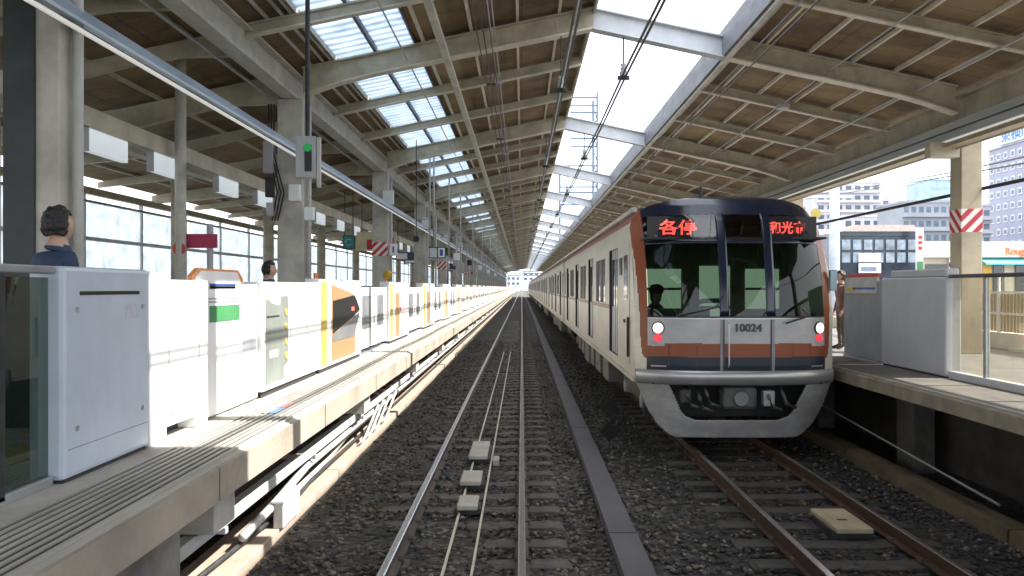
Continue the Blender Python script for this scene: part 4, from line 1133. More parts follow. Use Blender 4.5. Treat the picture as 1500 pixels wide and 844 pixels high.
    vg = ob.vertex_groups.new(name="cloth")
    vg.add([v.index for v in bd.vertices if v.co.z < 1.42 * k], 1.0, 'REPLACE')
    df_ = ob.modifiers.new("folds", 'DISPLACE'); df_.texture = tf_; df_.strength = .035; df_.mid_level = .5; df_.vertex_group = "cloth"
    return t
person(-3.50, 6.15, 1.1, 1.80, R(60), mat("blue_shirt", (.022, .045, .10), .7, var=.2), mat("navy_trousers", (.03, .035, .05), .8), "person with dark hair in a navy top standing behind the pale blue gate")
person(-3.55, 11.45, 1.1, 1.56, R(10), mat("dark_coat", (.04, .07, .09), .8), mat("black_trousers", (.02, .02, .02), .8), "person with black hair and dark coat behind the gate with yellow dots")
person(6.25, 16.0, 1.1, 1.52, R(180), mat("rust_coat", (.20, .10, .07), .8), mat("brown_trousers", (.10, .07, .05), .8), "person in a rust coloured coat standing beside the train's right corner")

# ================================================================ TRAIN
XC, HWID, YN = 3.05, 1.42, 11.40
def interp(v, xs, ys_): return float(np.interp(v, xs, ys_))
def ztop(u): return interp(abs(u), [0, .3, .6, .8, .9, .96, 1.0], [3.655, 3.64, 3.59, 3.53, 3.46, 3.37, 3.2])
def yfront(u, z):
    a = interp(z, [.1, 1.0, 2.0, 2.6, 3.1, 3.5], [.30, .36, .38, .46, .66, .95])
    l = interp(z, [.16, .9, 1.2, 1.87, 2.4, 3.0, 3.3, 3.5, 3.6, 3.66], [.16, .06, .03, .02, .07, .20, .32, .46, .60, .85])
    return YN + l + a * abs(u) ** 3.4
CARW = mat("train_warm_white", (.60, .57, .48), .42, .1, var=.16, scale=1.1, stretch=(1, .5, 2.5))
CARB = mat("train_brown_band", (.235, .060, .020), .38, .0, var=.10)
CARN = mat("train_navy_band", (.012, .02, .035), .35, .0, var=.1)
CARS = mat("train_silver_panel", (.40, .40, .42), .42, .2, var=.16, scale=2.5, stretch=(1, 1, 2))
DOME = mat("train_roof_dome", (.010, .015, .036), .2, .1, var=.15, spec=.6)
CARR = mat("train_roof_grey", (.22, .22, .22), .6, var=.2)
BUMP = mat("bumper_aluminium", (.38, .38, .38), .32, .6, var=.1)
SKIRT = mat("skirt_grey", (.34, .34, .34), .5, .1, var=.3, scale=2.2, stretch=(1, 1, 2))
tn = thing("commuter_train", "white commuter train with brown and navy bands and dark curved front, coming towards us", "train", (XC, 12, 0))
NU, NV = 230, 200
ZB = 1.12
us = [-1 + 2 * i / NU for i in range(NU + 1)]
def FP(i, j):
    u = us[i]; zt = ztop(u); z = ZB + (zt - ZB) * j / NV
    return (XC + HWID * u, yfront(u, z), z)
def fcen(i, j):
    u = (us[i] + us[i + 1]) / 2; zt = ztop(u); return u, ZB + (zt - ZB) * (j + .5) / NV
GZ0, GZ1 = 1.875, 3.345
def in_glass(u, z): return abs(u) < .885 and GZ0 < z < GZ1
def fmat(i, j):
    u, z = fcen(i, j); au = abs(u)
    bo = interp(z, [1.25, 1.35, 1.5, 2.0, 2.8, 3.05], [.90, .935, .95, .962, .99, 1.01])
    if z > GZ0 and au < .885: return 3
    if z >= GZ1 and au < .885: return 3
    if au >= .885 and z > 1.3 and au < bo: return 1
    if au > .9 and z > 1.3: return 0
    if z > 1.515 and au < .885: return 4
    if au > .73 and z > 1.47 and au < .885: return 4
    if z > 1.325 and au < .90: return 1
    if au < .90: return 2
    return 0
fb = MB().grid(FP, NU, NV, keep=lambda i, j: not in_glass(*fcen(i, j)), mid=fmat)
front = fb.build("front_mask", [CARW, CARB, CARN, DOME, CARS], tn, smooth=True)

def patch(name, u0, u1, z0, z1, m, off=-.004, nu=20, nv=12, th=0.0, par=None, bulge=0.0):
    def P(i, j):
        u = u0 + (u1 - u0) * i / nu; z = z0 + (z1 - z0) * j / nv
        z = min(z, ztop(u) - .01)
        return (XC + HWID * u, yfront(u, z) + off - bulge * math.sin(math.pi * j / nv) ** .5 if bulge else yfront(u, z) + off, z)
    o = MB().grid(P, nu, nv).build(name, m, par or tn, smooth=True)
    if th:
        sd = o.modifiers.new("solid", 'SOLIDIFY'); sd.thickness = th; sd.offset = 0
    return o
U = lambda dx: dx / HWID
for a, b_ in ((-1.25, -.285), (-.165, .365), (.485, 1.25)): patch("windscreen_pane", U(a), U(b_), GZ0, 2.93, GLASS_W, off=.0)
for a, b_ in ((-1.25, -.285), (-.165, .365), (.485, 1.25)): patch("sign_window", U(a), U(b_), 2.965, GZ1, GLASS_S, off=.0)
for a, b_ in ((-.29, -.16), (.36, .49)): patch("windscreen_pillar", U(a), U(b_), GZ0 - .01, 3.36, DOME, off=-.004, nu=4, th=.008)
patch("windscreen_bar", -.88, .88, 2.925, 2.975, DOME, off=-.003, nu=60, nv=3, th=.006)
patch("lower_window_rim", -.885, .885, GZ0 - .02, GZ0 + .02, RUBBER, off=-.008, nu=60, nv=2)
for dx in (-.235, .43): patch("door_seam", U(dx - .012), U(dx + .012), 1.13, 1.87, mat("seam_dark", (.05, .05, .06), .5), off=-.005, nu=2)
for dx in (-.265, .46): patch("door_edge", U(dx - .02), U(dx + .02), 1.13, 1.87, mat("seam_grey2", (.24, .24, .26), .4, .3), off=-.006, nu=2)
patch("belt_line", -.885, .885, 1.855, 1.872, mat("belt_silver", (.55, .55, .57), .3, .5), off=-.012, nu=60, nv=2)
# bumper roll
patch("bumper", -1.0, 1.0, .93, 1.135, BUMP, off=-.02, nu=90, nv=14, bulge=.05)
# headlamps
def lamp(u, z, r, m, name, par):
    x = XC + HWID * u; y = yfront(u, z)
    dydx = (yfront(u + .01, z) - yfront(u - .01, z)) / (.02 * HWID)
    nrm = Vector((dydx, -1, 0)).normalized()
    c = Vector((x, y, z))
    return MB().tube([c + nrm * .002, c + nrm * .02, c + nrm * .03], [r, r, r * .8], 20).build(name, m, par, smooth=False)
for u in (-.79, .815):
    lamp(u, 1.725, .092, RUBBER, "lamp_ring", tn)
    x_ = lamp(u, 1.725, .076, emit("headlight_on", (1, .93, .72), .55, (.7, .7, .6)), "headlight", tn); x_.location.y -= .014
    x_ = lamp(u, 1.585, .056, emit("tail_lamp", (1, .05, .08), .35, (.6, .02, .04)), "tail_lamp", tn)
# number on the front
text("10024", .15, (XC + .10, yfront(.07, 1.72) - .012, 1.73), FACE_CAM, mat("number_dark", (.05, .05, .055), .5), tn, name="number_plate_lettering", sx=1.05, bold=.004)
for dx in (-1.12, 1.12): patch("front_step", U(dx - .10), U(dx + .10), 1.18, 1.20, SILVER, off=-.03, nu=4, nv=2)
for dx in (-.98, -.6, .75, 1.0): patch("panel_joint", U(dx - .004), U(dx + .004), 1.14, 1.50, mat("seam_dark", (.05, .05, .06), .5), off=-.004, nu=2, nv=4)
MB().tube([(XC - .18, YN - .03, 1.20), (XC - .18, YN - .06, 1.22), (XC - .18, YN - .06, 1.80), (XC - .18, YN - .03, 1.82)], .010, 6).build("hand_rail", SILVER, tn)
# wiper
MB().tube([(XC + .62, YN - .02, 1.80), (XC + .95, YN + .0, 1.90), (XC + .86, YN + .01, 2.0)], .014, 6).build("wiper", BLACK, tn)
MB().tube([(XC - .9, YN + .0, 1.90), (XC - .35, YN - .02, 2.02), (XC - .25, YN - .02, 2.18)], .012, 6).build("wiper", BLACK, tn)
# side mirror / grab rail on the right corner
MB().box(XC + 1.40, XC + 1.50, YN + .42, YN + .5, 2.25, 2.55).build("corner_mirror", mat("mirror_blue", (.25, .36, .42), .3, .3), tn, bevel=.01)
# destination displays behind the sign windows
LEDR = emit("led_orange", (1.0, .085, .055), 1.05, (.1, .01, .0))
for (a, b_, s_, sz, sxx) in ((-1.22, -.32, "各停", .23, 1.2), (.50, 1.24, "和光市", .185, .95)):
    mid = (a + b_) / 2
    yb = yfront(U(mid), 3.15) + (.16 if a < 0 else .14)
    d = MB().box(XC + a, XC + b_, yb, yb + .06, 2.97, 3.33).build("destination_display", BLACK, tn)
    cx = XC - .78 if a < 0 else XC + .815
    text(s_, sz, (cx, yb - .004, 3.155), FACE_CAM, LEDR, d, name="display_lettering", ext=.003, sx=sxx, bold=.004)
# cab interior
CABW = mat("cab_wall", (.24, .26, .17), .7, var=.3, scale=3)
cab = MB().box(XC - 1.3, XC + 1.3, YN + 2.0, YN + 2.04, 1.2, 3.0).build("cab_rear_wall", CABW, tn)
LITW = emit("lit_saloon", (.80, .85, .62), .35, (.2, .2, .16))
for a, b_, z0, z1 in ((-1.15, -.45, 1.95, 2.6), (-.15, .35, 1.3, 2.65), (.6, 1.15, 1.95, 2.6)):
    w_ = MB().box(XC + a, XC + b_, YN + 1.985, YN + 1.998, z0, z1).build("saloon_window", LITW, tn)
    MB().box(XC + a, XC + b_, YN + 1.97, YN + 1.983, (z0 + z1) / 2 - .02, (z0 + z1) / 2 + .02).build("window_bar", RUBBER, tn)
MB().box(XC - 1.25, XC - .3, YN + .55, YN + 1.1, 1.3, 1.98).build("driver_desk", mat("desk_green", (.10, .17, .15), .6), tn, bevel=.03)
MB().box(XC + .45, XC + 1.25, YN + .55, YN + .9, 1.3, 1.93).build("cab_cabinet", mat("desk_green", (.10, .17, .15), .6), tn, bevel=.03)
MB().box(XC - 1.3, XC + 1.3, YN + .3, YN + 2.0, 2.99, 3.02).build("cab_ceiling", RUBBER, tn)
MB().box(XC - 1.3, XC + 1.3, YN + .3, YN + 2.0, 1.2, 1.25).build("cab_floor", RUBBER, tn)
MB().tube([(XC - .62, YN + .62, 2.00), (XC - .40, YN + .6, 2.10), (XC - .05, YN + .6, 2.11)], .035, 8).build("grab_rail", mat("rail_blue", (.25, .42, .55), .35), tn, smooth=True)
drv = MB().tube([(XC - 1.0, YN + 1.2, 1.3), (XC - 1.0, YN + 1.2, 1.95), (XC - 1.0, YN + 1.18, 2.10), (XC - 1.0, YN + 1.16, 2.16), (XC - 1.0, YN + 1.14, 2.22), (XC - 1.0, YN + 1.13, 2.32), (XC - 1.0, YN + 1.13, 2.40)],
                [.17, .21, .12, .055, .085, .095, .05], 16)
# driver: a person seated in the cab (thing of its own)
for _i, _v in enumerate(drv.v): drv.v[_i] = (_v[0], _v[1], _v[2] - .10)
tdrv = thing("person", "train driver in dark uniform and cap behind the left windscreen pane", "person", (XC - .95, YN + 1.2, 1.3))
drv.build("body", mat("driver_uniform", (.03, .035, .05), .8), tdrv, smooth=True)
MB().tube([(XC - 1.0, YN + 1.05, 2.22), (XC - 1.0, YN + 1.06, 2.255), (XC - 1.0, YN + 1.13, 2.26), (XC - 1.0, YN + 1.15, 2.32)], [.10, .11, .11, .09], 16).build("cap", BLACK, tdrv)
MB().box(XC - 1.06, XC - .94, YN + 1.04, YN + 1.06, 2.1, 2.21).build("face", SKIN, tdrv, bevel=.03)

# skirt: curved plate with a trapezoid opening, mask in (dx,z)
def skirt_keep(u, z):
    dx = u * HWID
    hw = interp(z, [.16, .2, .35, .6, .93], [.86, .95, 1.12, 1.27, 1.40])
    if abs(dx) > hw: return False
    ho = interp(z, [.42, .47, .55, .93], [.60, .74, .80, .98])
    if abs(dx) < ho and z > .42: return False
    return True
nu, nv = 160, 60
def SP(i, j):
    u = -1 + 2 * i / nu; z = .16 + .80 * j / nv
    return (XC + HWID * u, yfront(u, z) + .0 + .10 * (1 - j / nv), z)
sk = MB().grid(SP, nu, nv, keep=lambda i, j: skirt_keep(-1 + 2 * (i + .5) / nu, .16 + .8 * (j + .5) / nv)).build("front_skirt", SKIRT, tn, smooth=True)
sd = sk.modifiers.new("solid", 'SOLIDIFY'); sd.thickness = .025
# coupler group
yc = YN + .1
MB().box(XC - .22, XC + .26, yc, yc + .28, .58, .90).build("coupler_head", mat("coupler_grey", (.10, .11, .11), .5, .4, var=.4), tn, bevel=.05)
MB().tube([(XC + .02, yc - .06, .74), (XC + .02, yc + .02, .74)], [.10, .13], 16).build("coupler_face", mat("coupler_grey2", (.20, .21, .21), .45, .5, var=.3), tn)
MB().tube([(XC + .02, yc + .2, .74), (XC + .02, yc + 1.6, .74)], .09, 10).build("coupler_shank", DARKSTEEL, tn)
for dx, z0 in ((-.72, .78), (-.55, .74), (-.45, .8), (.42, .76), (.62, .8)):
    MB().tube([(XC + dx, yc + .2, z0 + .1), (XC + dx, yc + .02, z0), (XC + dx + .05, yc + .0, z0 - .14), (XC + dx + .2, yc + .1, z0 - .2)], .028, 8).build("brake_hose", mat("hose_grey", (.09, .10, .10), .5, var=.4), tn, smooth=True)
MB().box(XC + .36, XC + .52, yc + .05, yc + .2, .62, .84).build("jumper_box", GATE_GREY, tn, bevel=.02)
MB().box(XC - .8, XC - .66, yc + .05, yc + .2, .66, .86).build("jumper_box", DARKSTEEL, tn, bevel=.02)
MB().box(XC - 1.2, XC + 1.2, yc + .9, yc + 1.0, .35, 1.0).build("inner_bulkhead", RUBBER, tn)
MB().box(XC - 1.2, XC + 1.2, yc + .1, yc + 1.0, .93, 1.0).build("underframe", RUBBER, tn)

# car bodies --------------------------------------------------------
ZL = [1.0, 1.13, 1.90, 1.985, 2.0, 2.86, 2.97, 3.10, 3.2]
ring = [(-1.0, z) for z in ZL] + [(-u, ztop(u)) for u in (.98, .96, .93, .9, .8, .6, .3, 0)] + [(u, ztop(u)) for u in (.3, .6, .8, .9, .93, .96, .98)] + [(1.0, z) for z in reversed(ZL)]
def car(y0, y1, doors, windows, lead=False):
    """skin of one car as a single sheet with real door and window openings"""
    brk = {y0, y1}
    for a, b_ in doors + windows: brk |= {a, b_}
    if lead: brk |= {y0 + .35, y0 + .7, y0 + 1.0}
    yb = sorted(brk)
    nr = len(ring) - 1
    def P(i, j):
        u, z = ring[j]
        y = yb[i]
        if lead and i == 0: y = yfront(u, z)
        elif lead: y = max(y, yfront(u, z) + .01 * i)
        return (XC + HWID * u, y, z)
    def opening(i, j):
        ym = (yb[i] + yb[i + 1]) / 2
        za, zb = ring[j][1], ring[j + 1][1]; zm = (za + zb) / 2
        if abs(ring[j][0]) < 1 or abs(ring[j + 1][0]) < 1: return None
        for a, b_ in doors:
            if a < ym < b_ and 1.13 < zm < 2.97: return 'd'
        for a, b_ in windows:
            if a < ym < b_ and 2.0 < zm < 2.86: return 'w'
        return None
    def mid(i, j):
        u0, z0 = ring[j]; u1, z1 = ring[j + 1]; zm = (z0 + z1) / 2; um = abs(u0 + u1) / 2
        if um > .99 and 1.90 <= zm <= 1.985 and not (lead and yb[i] < 13.3): return 1
        if .905 < um < .99 and zm > 3.3: return 1
        if um < .905: return 3 if (lead and yb[i] < 13.0) else 2
        return 0
    return MB().grid(P, len(yb) - 1, nr, keep=lambda i, j: opening(i, j) is None, mid=mid)
def car_doors(par, dl, wl):
    for s in (-1, 1):
        xo = XC + s * HWID
        xi = xo - s * .055
        for a, b_ in dl:
            m = MB().box(min(xi, xi + s * .012), max(xi, xi + s * .012), a, b_, 1.13, 2.97)
            g0, g1 = sorted((xi + s * .012, xi + s * .016))
            for p, q in ((a + .14, (a + b_) / 2 - .1), ((a + b_) / 2 + .1, b_ - .14)): m.box(g0, g1, p, q, 1.95, 2.80, 1)
            m.box(g0, g1, (a + b_) / 2 - .012, (a + b_) / 2 + .012, 1.14, 2.96, 2)
            m.box(*sorted((xi, xo + s * .002)), b_ - .03, b_ + .012, 1.12, 2.98, 2)
            m.box(*sorted((xi, xo + s * .001)), a - .012, a + .03, 1.12, 2.98, 2)
            m.build("passenger_door", [CARS, WINDOW, RUBBER], par)
        for a, b_ in wl:
            xg = xo - s * .04
            m = MB().box(*sorted((xg, xg + s * .01)), a, b_, 2.0, 2.86, 0)
            f0, f1 = sorted((xg, xo + s * .003))
            m.box(f0, f1, a - .01, a + .035, 1.99, 2.87, 1); m.box(f0, f1, b_ - .035, b_ + .01, 1.99, 2.87, 1)
            m.box(f0, f1, (a + b_) / 2 - .03, (a + b_) / 2 + .03, 2.0, 2.86, 1)
            m.build("side_window", [WINDOW, mat("window_frame_metal", (.35, .34, .31), .4, .4)], par)
def underframe(par, y0, y1, far=False):
    MB().box(XC - 1.3, XC + 1.3, y0 + 1.2, y1 - .1, .86, .99).build("car_underframe", DARKSTEEL, par)
    for yc_ in (y0 + 3.2, y1 - 3.2):
        b = MB().box(XC - 1.05, XC - .9, yc_ - 1.5, yc_ + 1.5, .38, .62).box(XC + .9, XC + 1.05, yc_ - 1.5, yc_ + 1.5, .38, .62).box(XC - .9, XC + .9, yc_ - .25, yc_ + .25, .4, .7).build("bogie_frame", mat("bogie_grey", (.11, .105, .10), .7, .2, var=.4), par, bevel=.03)
        if far: continue
        for dy in (-1.05, 1.05):
            for s in (-1, 1):
                MB().tube([(XC + s * .50, yc_ + dy, .43), (XC + s * .63, yc_ + dy, .43)], .43, 28).build("wheel", RUST, par)
            for s in (-1, 1): MB().tube([(XC + s * .86, yc_ + dy, .43), (XC + s * 1.09, yc_ + dy, .43)], [.16, .12], 14).build("axle_box", GATE_GREY, par)
    rs = random.Random(int(y0))
    y = y0 + 5.4
    while y < y1 - 5.6:
        w_ = rs.uniform(.7, 1.6)
        MB().box(XC - 1.28, XC + 1.28, y, y + w_, rs.uniform(.28, .42), .86).build("equipment_box", mat("equipment_grey", (.17, .165, .15), .6, var=.3), par, bevel=.02)
        y += w_ + rs.uniform(.25, .7)
Y0T = YN + .55
doors1 = [(Y0T + 2.0 + 4.82 * k, Y0T + 3.3 + 4.82 * k) for k in range(4)]
wins1 = [(d[1] + .75, d[1] + 2.75) for d in doors1[:-1]] + [(doors1[-1][1] + .5, doors1[-1][1] + 1.1)]
yE = YN + 20.0
lead = car(Y0T, yE, doors1, wins1, lead=True).build("lead_car_body", [CARW, CARB, CARR, DOME], tn)
for p in lead.data.polygons:
    if p.center.z > 3.22: p.use_smooth = True
car_doors(lead, doors1, wins1)
underframe(tn, YN, yE)
MB().box(XC - 1.36, XC + 1.36, doors1[0][0] - .3, yE - .05, 1.0, 3.3).build("saloon_core", RUBBER, tn)
# cab door, its window, handles and rails on both sides
for s in (-1, 1):
    xo = XC + s * HWID
    cd = MB().box(*sorted((xo + s * .001, xo + s * .012)), Y0T + .45, Y0T + 1.15, 1.14, 2.95).build("cab_door", CARW, tn, bevel=.003)
    MB().box(*sorted((xo + s * .012, xo + s * .018)), Y0T + .58, Y0T + 1.02, 2.10, 2.80).build("cab_door_window", WINDOW, cd)
    MB().box(*sorted((xo + s * .014, xo + s * .05)), Y0T + .40, Y0T + .43, 1.25, 1.85).build("grab_bar", BLACK, tn)
    MB().box(*sorted((xo + s * .003, xo + s * .02)), Y0T + 1.35, Y0T + 1.65, 2.50, 2.78).build("side_display", mat("display_teal", (.03, .09, .10), .2), tn)
    MB().box(*sorted((xo + s * .012, xo + s * .03)), Y0T + .85, Y0T + 1.0, 1.75, 1.8).build("door_handle", RUBBER, cd)
    MB().box(*sorted((xo - s * .02, xo + s * .03)), Y0T - .1, yE, .94, 1.0).build("side_sill", CARW, tn)
    MB().box(*sorted((XC + s * 1.27, XC + s * 1.34)), YN + 1.3, yE, 3.47, 3.54).build("roof_gutter", mat("roof_rail_pale", (.62, .60, .54), .4, .2), tn)
# antenna and roof units
MB().box(XC - .75, XC + .75, YN + 8, YN + 11.5, 3.6, 3.90).build("air_conditioner", CARR, tn, bevel=.08)
MB().tube([(XC - .3, YN + 1.2, 3.6), (XC - .3, YN + 1.2, 3.85)], [.05, .02], 8).build("antenna", DARKSTEEL, tn)
# following cars
pitch = 20.0
d2 = [(yE + .5 + 2.1 + 4.82 * k, yE + .5 + 3.4 + 4.82 * k) for k in range(4)]
w2 = [(d[1] + .75, d[1] + 2.75) for d in d2[:-1]] + [(yE + .9, yE + 1.7)]
c2 = car(yE + .5, yE + pitch, d2, w2).build("trailing_car", [CARW, CARB, CARR, DOME], tn)
car_doors(c2, d2, w2)
MB().box(XC - 1.36, XC + 1.36, yE + .55, yE + pitch - .05, 1.0, 3.3).build("saloon_core", RUBBER, c2)
for s in (-1, 1):
    xo = XC + s * HWID
    MB().box(*sorted((xo - s * .02, xo + s * .03)), yE + .5, yE + pitch, .94, 1.0).build("side_sill", CARW, c2)
    MB().box(*sorted((XC + s * 1.27, XC + s * 1.34)), yE + .5, yE + pitch, 3.47, 3.54).build("roof_gutter", MATS["roof_rail_pale"], c2)
underframe(c2, yE, yE + pitch, far=True)
MB().box(XC - 1.2, XC + 1.2, yE, yE + .5, 1.0, 3.3).build("gangway_bellows", RUBBER, c2)
for k in range(1, 9): copy_tree(c2, (0, pitch * k, 0), parent=tn)

# ================================================================ BEYOND
def building(name, lab, px0, px1, pyt, Y, depth, wallm, floors=0, cols=0, winm=None, fh=3.0, z0=-.55, group=None, wfrac=.6, hfrac=.5, topm=None):
    x0 = (px0 - 764.5) * Y / 1200; x1 = (px1 - 764.5) * Y / 1200; zt = CH + (421 - pyt) * Y / 1200
    t = thing(name, lab, "building", ((x0 + x1) / 2, Y + depth / 2, z0), group)
    MB().box(x0, x1, Y, Y + depth, z0, zt).build("wall", wallm, t)
    MB().box(x0 - .2, x1 + .2, Y - .2, Y + depth + .2, zt, zt + .5).build("roof", topm or wallm, t)
    if floors:
        cw = (x1 - x0) / cols
        for r in range(floors):
            zz = zt - (r + 1) * fh
            if zz < z0 + 1: break
            for c in range(cols):
                a = x0 + cw * (c + .5 - wfrac / 2); b_ = x0 + cw * (c + .5 + wfrac / 2)
                m = MB().box(a, b_, Y - .06, Y - .01, zz + fh * .2, zz + fh * (.2 + hfrac)).build("window", winm, t)
            MB().box(x0 - .1, x1 + .1, Y - .9, Y - .1, zz - .1, zz + .75).build("balcony", topm or wallm, t) if name == "apartment_block" else None
    return t, x0, x1, zt
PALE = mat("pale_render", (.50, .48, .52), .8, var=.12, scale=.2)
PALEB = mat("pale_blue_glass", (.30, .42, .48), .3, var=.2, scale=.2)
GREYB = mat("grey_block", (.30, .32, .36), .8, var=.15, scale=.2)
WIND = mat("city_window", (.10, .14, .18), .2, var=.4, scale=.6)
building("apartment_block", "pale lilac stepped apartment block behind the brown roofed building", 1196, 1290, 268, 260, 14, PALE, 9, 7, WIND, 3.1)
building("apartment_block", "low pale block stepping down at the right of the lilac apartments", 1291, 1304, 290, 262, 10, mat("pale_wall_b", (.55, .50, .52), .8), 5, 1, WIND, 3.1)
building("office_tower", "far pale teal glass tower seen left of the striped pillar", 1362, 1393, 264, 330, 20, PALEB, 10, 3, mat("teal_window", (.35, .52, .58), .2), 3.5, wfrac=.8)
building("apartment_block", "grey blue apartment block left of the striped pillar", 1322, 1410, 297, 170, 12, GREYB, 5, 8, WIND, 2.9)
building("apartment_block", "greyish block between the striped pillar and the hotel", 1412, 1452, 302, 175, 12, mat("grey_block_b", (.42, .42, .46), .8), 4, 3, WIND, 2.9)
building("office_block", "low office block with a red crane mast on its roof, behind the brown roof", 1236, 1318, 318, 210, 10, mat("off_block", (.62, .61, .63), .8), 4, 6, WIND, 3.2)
# brown roofed glass building
t, x0, x1, zt = building("glass_shop_building", "dark glazed building with a beige rounded roof and white sign", 1231, 1344, 346, 90, 9, mat("dark_glazing", (.035, .05, .075), .2, var=.5, scale=.8), 0, 0)
MB().prism([(x0, zt + .5), (x1 - .2, zt + .5), (x1 - .5, zt + 1.2), (x0 + 1.6, zt + 1.2), (x0 + .6, zt + 1.0)], 89.6, 99).build("rounded_roof", mat("beige_roof", (.52, .40, .36), .7), t)
for k in range(7):
    xx = x0 + (x1 - x0) * (k + .5) / 7
    for zz in (zt - 1.5, zt - 2.9):
        MB().box(xx - .45, xx + .45, 89.9, 89.97, zz, zz + 1.1).build("window", mat("lit_pane", (.30, .36, .42), .3, var=.5, scale=1), t)
s_ = MB().box(*[at(1258, 0, 89.7)[0], at(1290, 0, 89.7)[0]], 89.6, 89.8, at(0, 384, 89.7)[2], at(0, 371, 89.7)[2]).build("sign_board", WHITE, t)
text("クリニック", .62, (at(1274, 0, 1)[0] * 89.5, 89.55, at(0, 377.5, 89.5)[2]), FACE_CAM, mat("sign_ink", (.2, .25, .35), .6), s_, sx=.75)
s_ = MB().box(*[at(1258, 0, 89.7)[0], at(1290, 0, 89.7)[0]], 89.6, 89.8, at(0, 400, 89.7)[2], at(0, 386, 89.7)[2]).build("sign_board", WHITE, t)
MB().box(at(1262, 0, 89.5)[0], at(1284, 0, 89.5)[0], 89.5, 89.58, at(0, 397, 89.5)[2], at(0, 391, 89.5)[2]).build("dark_mark", mat("sign_ink", (.2, .25, .35), .6), s_)
# red white vertical sign at its right edge
t = thing("vertical_sign", "tall narrow white sign with red marks at the edge of the dark glazed building", "sign", (at(1348, 0, 88)[0], 88, -.55))
MB().box(at(1343, 0, 88)[0], at(1353, 0, 88)[0], 88, 88.3, at(0, 405, 88)[2], at(0, 334, 88)[2]).build("sign_board", WHITE, t)
for yy in (345, 353, 361): MB().box(at(1345, 0, 88)[0], at(1351, 0, 88)[0], 87.93, 87.98, at(0, yy + 5, 88)[2], at(0, yy, 88)[2]).build("red_mark", RED, t)
MB().box(at(1343, 0, 88)[0], at(1352, 0, 88)[0], 87.9, 87.97, at(0, 397, 88)[2], at(0, 383, 88)[2]).build("green_mark", GREEN, t)
# restaurant
def skewed(name, lab, px0, px1, pyt, Y, D, wallm):
    x0, x1, zt = at(px0, 0, Y)[0], at(px1, 0, Y)[0], at(0, pyt, Y)[2]
    t = thing(name, lab, "building", ((x0 + x1) / 2, Y + D / 2, -.55))
    k = (Y + D) / Y
    b4 = [(x0, Y), (x1, Y), (x1, Y + D), (x0 * k, Y + D)]
    MB().add([(x, y, -.55) for x, y in b4] + [(x, y, zt) for x, y in b4], [(0, 3, 2, 1), (4, 5, 6, 7), (0, 1, 5, 4), (1, 2, 6, 5), (2, 3, 7, 6), (3, 0, 4, 7)]).build("wall", wallm, t)
    return t, x0, x1, zt
t, x0, x1, zt = skewed("restaurant", "low white shop building with teal awning and orange script sign", 1352, 1640, 354, 70, 12, mat("shop_beige", (.50, .45, .36), .7, var=.08, scale=.4))
MB().box(x0 - .1, x1, 69.3, 69.95, at(0, 377, 69.5)[2], at(0, 355, 69.5)[2]).build("shop_fascia", SHOPWHITE, t)
MB().prism_x([(69.9, at(0, 378, 69.9)[2]), (68.7, at(0, 388, 68.7)[2]), (68.7, at(0, 386, 68.7)[2]), (69.9, at(0, 377.3, 69.9)[2])], at(1442, 0, 69)[0], x1).build("awning", TEAL, t)
text("Rough Laugh", .85, (at(1473, 0, 69.2)[0], 69.25, at(0, 368.5, 69.2)[2]), FACE_CAM, ORANGE, t, ext=.03, bold=.02, sx=.9, align='LEFT')
for a, b_, m_ in ((1440, 1452, mat("amber_front", (.65, .38, .08), .6)), (1455, 1468, WINDOW), (1471, 1484, mat("shop_cream", (.6, .55, .42), .6)), (1488, 1500, WINDOW), (1504, 1530, WINDOW), (1356, 1387, WINDOW), (1408, 1412, WINDOW)):
    MB().box(at(a, 0, 69.9)[0], at(b_, 0, 69.9)[0], 69.86, 69.95, 0, at(0, 387, 69.9)[2]).build("shop_window", m_, t)
pw = MB().box(at(1390, 0, 69.8)[0], at(1406, 0, 69.8)[0], 69.75, 69.84, at(0, 398, 69.8)[2], at(0, 378.5, 69.8)[2]).build("poster", WHITE, t)
MB().tube([(at(1398, 0, 69.7)[0] + .38 * math.cos(a), 69.7, at(0, 388, 69.7)[2] + .3 * math.sin(a)) for a in np.linspace(0, 5.2, 22)], .08, 6).build("black_swirl", BLACK, pw)
# hotel slab, long side towards the track
hy0, hy1, hx0, hx1 = 150.0, 200.0, 114.0, 130.0
HOT = mat("hotel_lilac", (.33, .34, .42), .8, var=.1, scale=.1)
t = thing("hotel_tower", "tall lilac grey hotel slab with rows of white windows at the right edge", "building", (122, 175, -.55))
MB().box(hx0, hx1, hy0, hy1, -.55, 35.5).build("wall", HOT, t)
MB().box(hx0 - .4, hx1, hy0 - .4, hy1 + .4, 35.5, 36.3).build("roof", PALE, t)
wm = mat("hotel_window_white", (.62, .63, .70), .5)
c0 = MB().box(hx0 - .12, hx0 - .01, 0, 1.5, 0, 1.6).build("window", wm, t)
c1 = MB().box(hx0 - .16, hx0 - .125, .25, 1.25, .3, 1.3).build("pane", WIND, c0)
pos = [(y, z) for z in [32.6 - 3.0 * r for r in range(8)] for y in [181 + 2.8 * c for c in range(7)]]
base = c0.location.copy()
for k, (y, z) in enumerate(pos):
    if k == 0: c0.location = (base.x, base.y + y, base.z + z - 0)
    else:
        c = c0.copy(); COL.objects.link(c); c.location = (base.x, base.y + y, base.z + z)
        d = c1.copy(); COL.objects.link(d); d.parent = c
bb = MB().box(hx0 - .9, hx0 - .5, 176, 194.0, 35.9, 39.9).build("sign_board", mat("sign_pale", (.62, .68, .74), .6), t)
text("東横INN", 3.9, (hx0 - .95, 193.4, 37.8), FACE_LEFT, mat("sign_blue", (.14, .26, .55), .6), bb, ext=.03, bold=.05, align='LEFT')
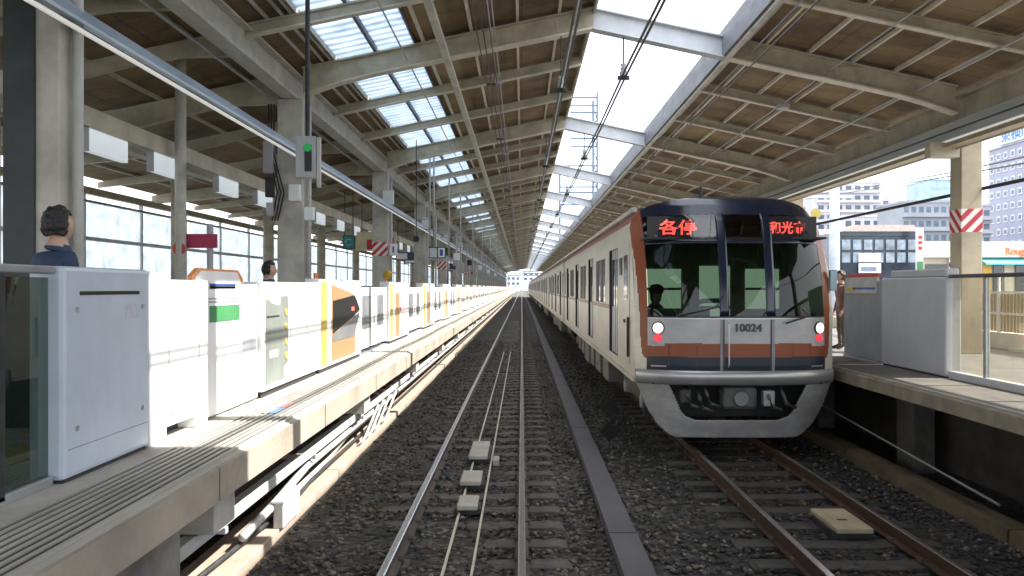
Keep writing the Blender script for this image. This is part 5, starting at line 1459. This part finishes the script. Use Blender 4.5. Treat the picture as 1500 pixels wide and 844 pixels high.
# pale street pole with yellow round sign
t = thing("utility_pole", "thick pale utility pole right behind the train's upper corner", "utility pole", (at(1222, 0, 45)[0], 45, -.55))
px_ = at(1222, 0, 45)[0]
MB().tube([(px_, 45, -.55), (px_, 45, 11)], [.30, .24], 14).build("pole", mat("pole_pale", (.55, .60, .66), .6), t, smooth=True)
MB().box(px_ - 2.0, px_ + 1.0, 44.9, 45.1, 7.2, 7.35).build("cross_arm", mat("pole_pale", (.55, .60, .66), .6), t)
MB().tube([(at(1195, 313, 44.8)), (at(1195, 313, 44.9))], .28, 18).build("round_sign", YELLOW, t)
MB().box(at(1195, 0, 45)[0], px_, 44.95, 45.05, at(0, 314, 45)[2], at(0, 312, 45)[2]).build("sign_arm", mat("pole_pale", (.55, .60, .66), .6), t)

# lattice transmission tower far ahead, seen through the roof gap
LAT = mat("galvanised_lattice", (.10, .15, .22), .6, .0)
YT = 235.0
t = thing("lattice_tower", "tall steel lattice tower with many cross arms seen through the roof gap", "tower", (16, YT, -.5))
xa, xb = at(820, 0, YT)[0], at(875, 0, YT)[0]
za = CH + (421 - 143) * YT / 1200
for x, zt_ in ((xa, za - 20), (xb, za + 1.5), (xb - 1.2, za - 1)):
    MB().tube([(x, YT, -.5), (x, YT, zt_)], .36, 6).build("leg", LAT, t)
for k, py in enumerate((143, 155, 165, 178, 203, 215, 243, 252, 274, 282, 300, 318)):
    z = CH + (421 - py) * YT / 1200
    MB().tube([(xa - (0 if py > 240 else -3), YT, z), (xb, YT, z)], .24, 6).build("cross_arm", LAT, t)
zs = [10, 14, 18, 22, 26, 30, 34, 38, 42, 46, 50, 54]
for a, b_ in zip(zs[:-1], zs[1:]):
    MB().tube([(xb, YT, a), (xb - 1.2, YT, b_)], .14, 5).build("brace", LAT, t)

# overhead line portals and pale blocks past the station end
for k, y in enumerate((215, 250, 290, 340, 400)):
    t = thing("catenary_portal", ("nearest", "second", "third", "fourth", "farthest")[k] + " overhead line portal beyond the far end of the canopy", "catenary portal", (1, y, -.5), "overhead line portals beyond the station")
    for x in (-6.5, 8.5): MB().box(x - .15, x + .15, y - .15, y + .15, -.5, 8.5).build("mast", LAT, t)
    MB().box(-6.5, 8.5, y - .12, y + .12, 7.9, 8.3).build("portal_beam", LAT, t)
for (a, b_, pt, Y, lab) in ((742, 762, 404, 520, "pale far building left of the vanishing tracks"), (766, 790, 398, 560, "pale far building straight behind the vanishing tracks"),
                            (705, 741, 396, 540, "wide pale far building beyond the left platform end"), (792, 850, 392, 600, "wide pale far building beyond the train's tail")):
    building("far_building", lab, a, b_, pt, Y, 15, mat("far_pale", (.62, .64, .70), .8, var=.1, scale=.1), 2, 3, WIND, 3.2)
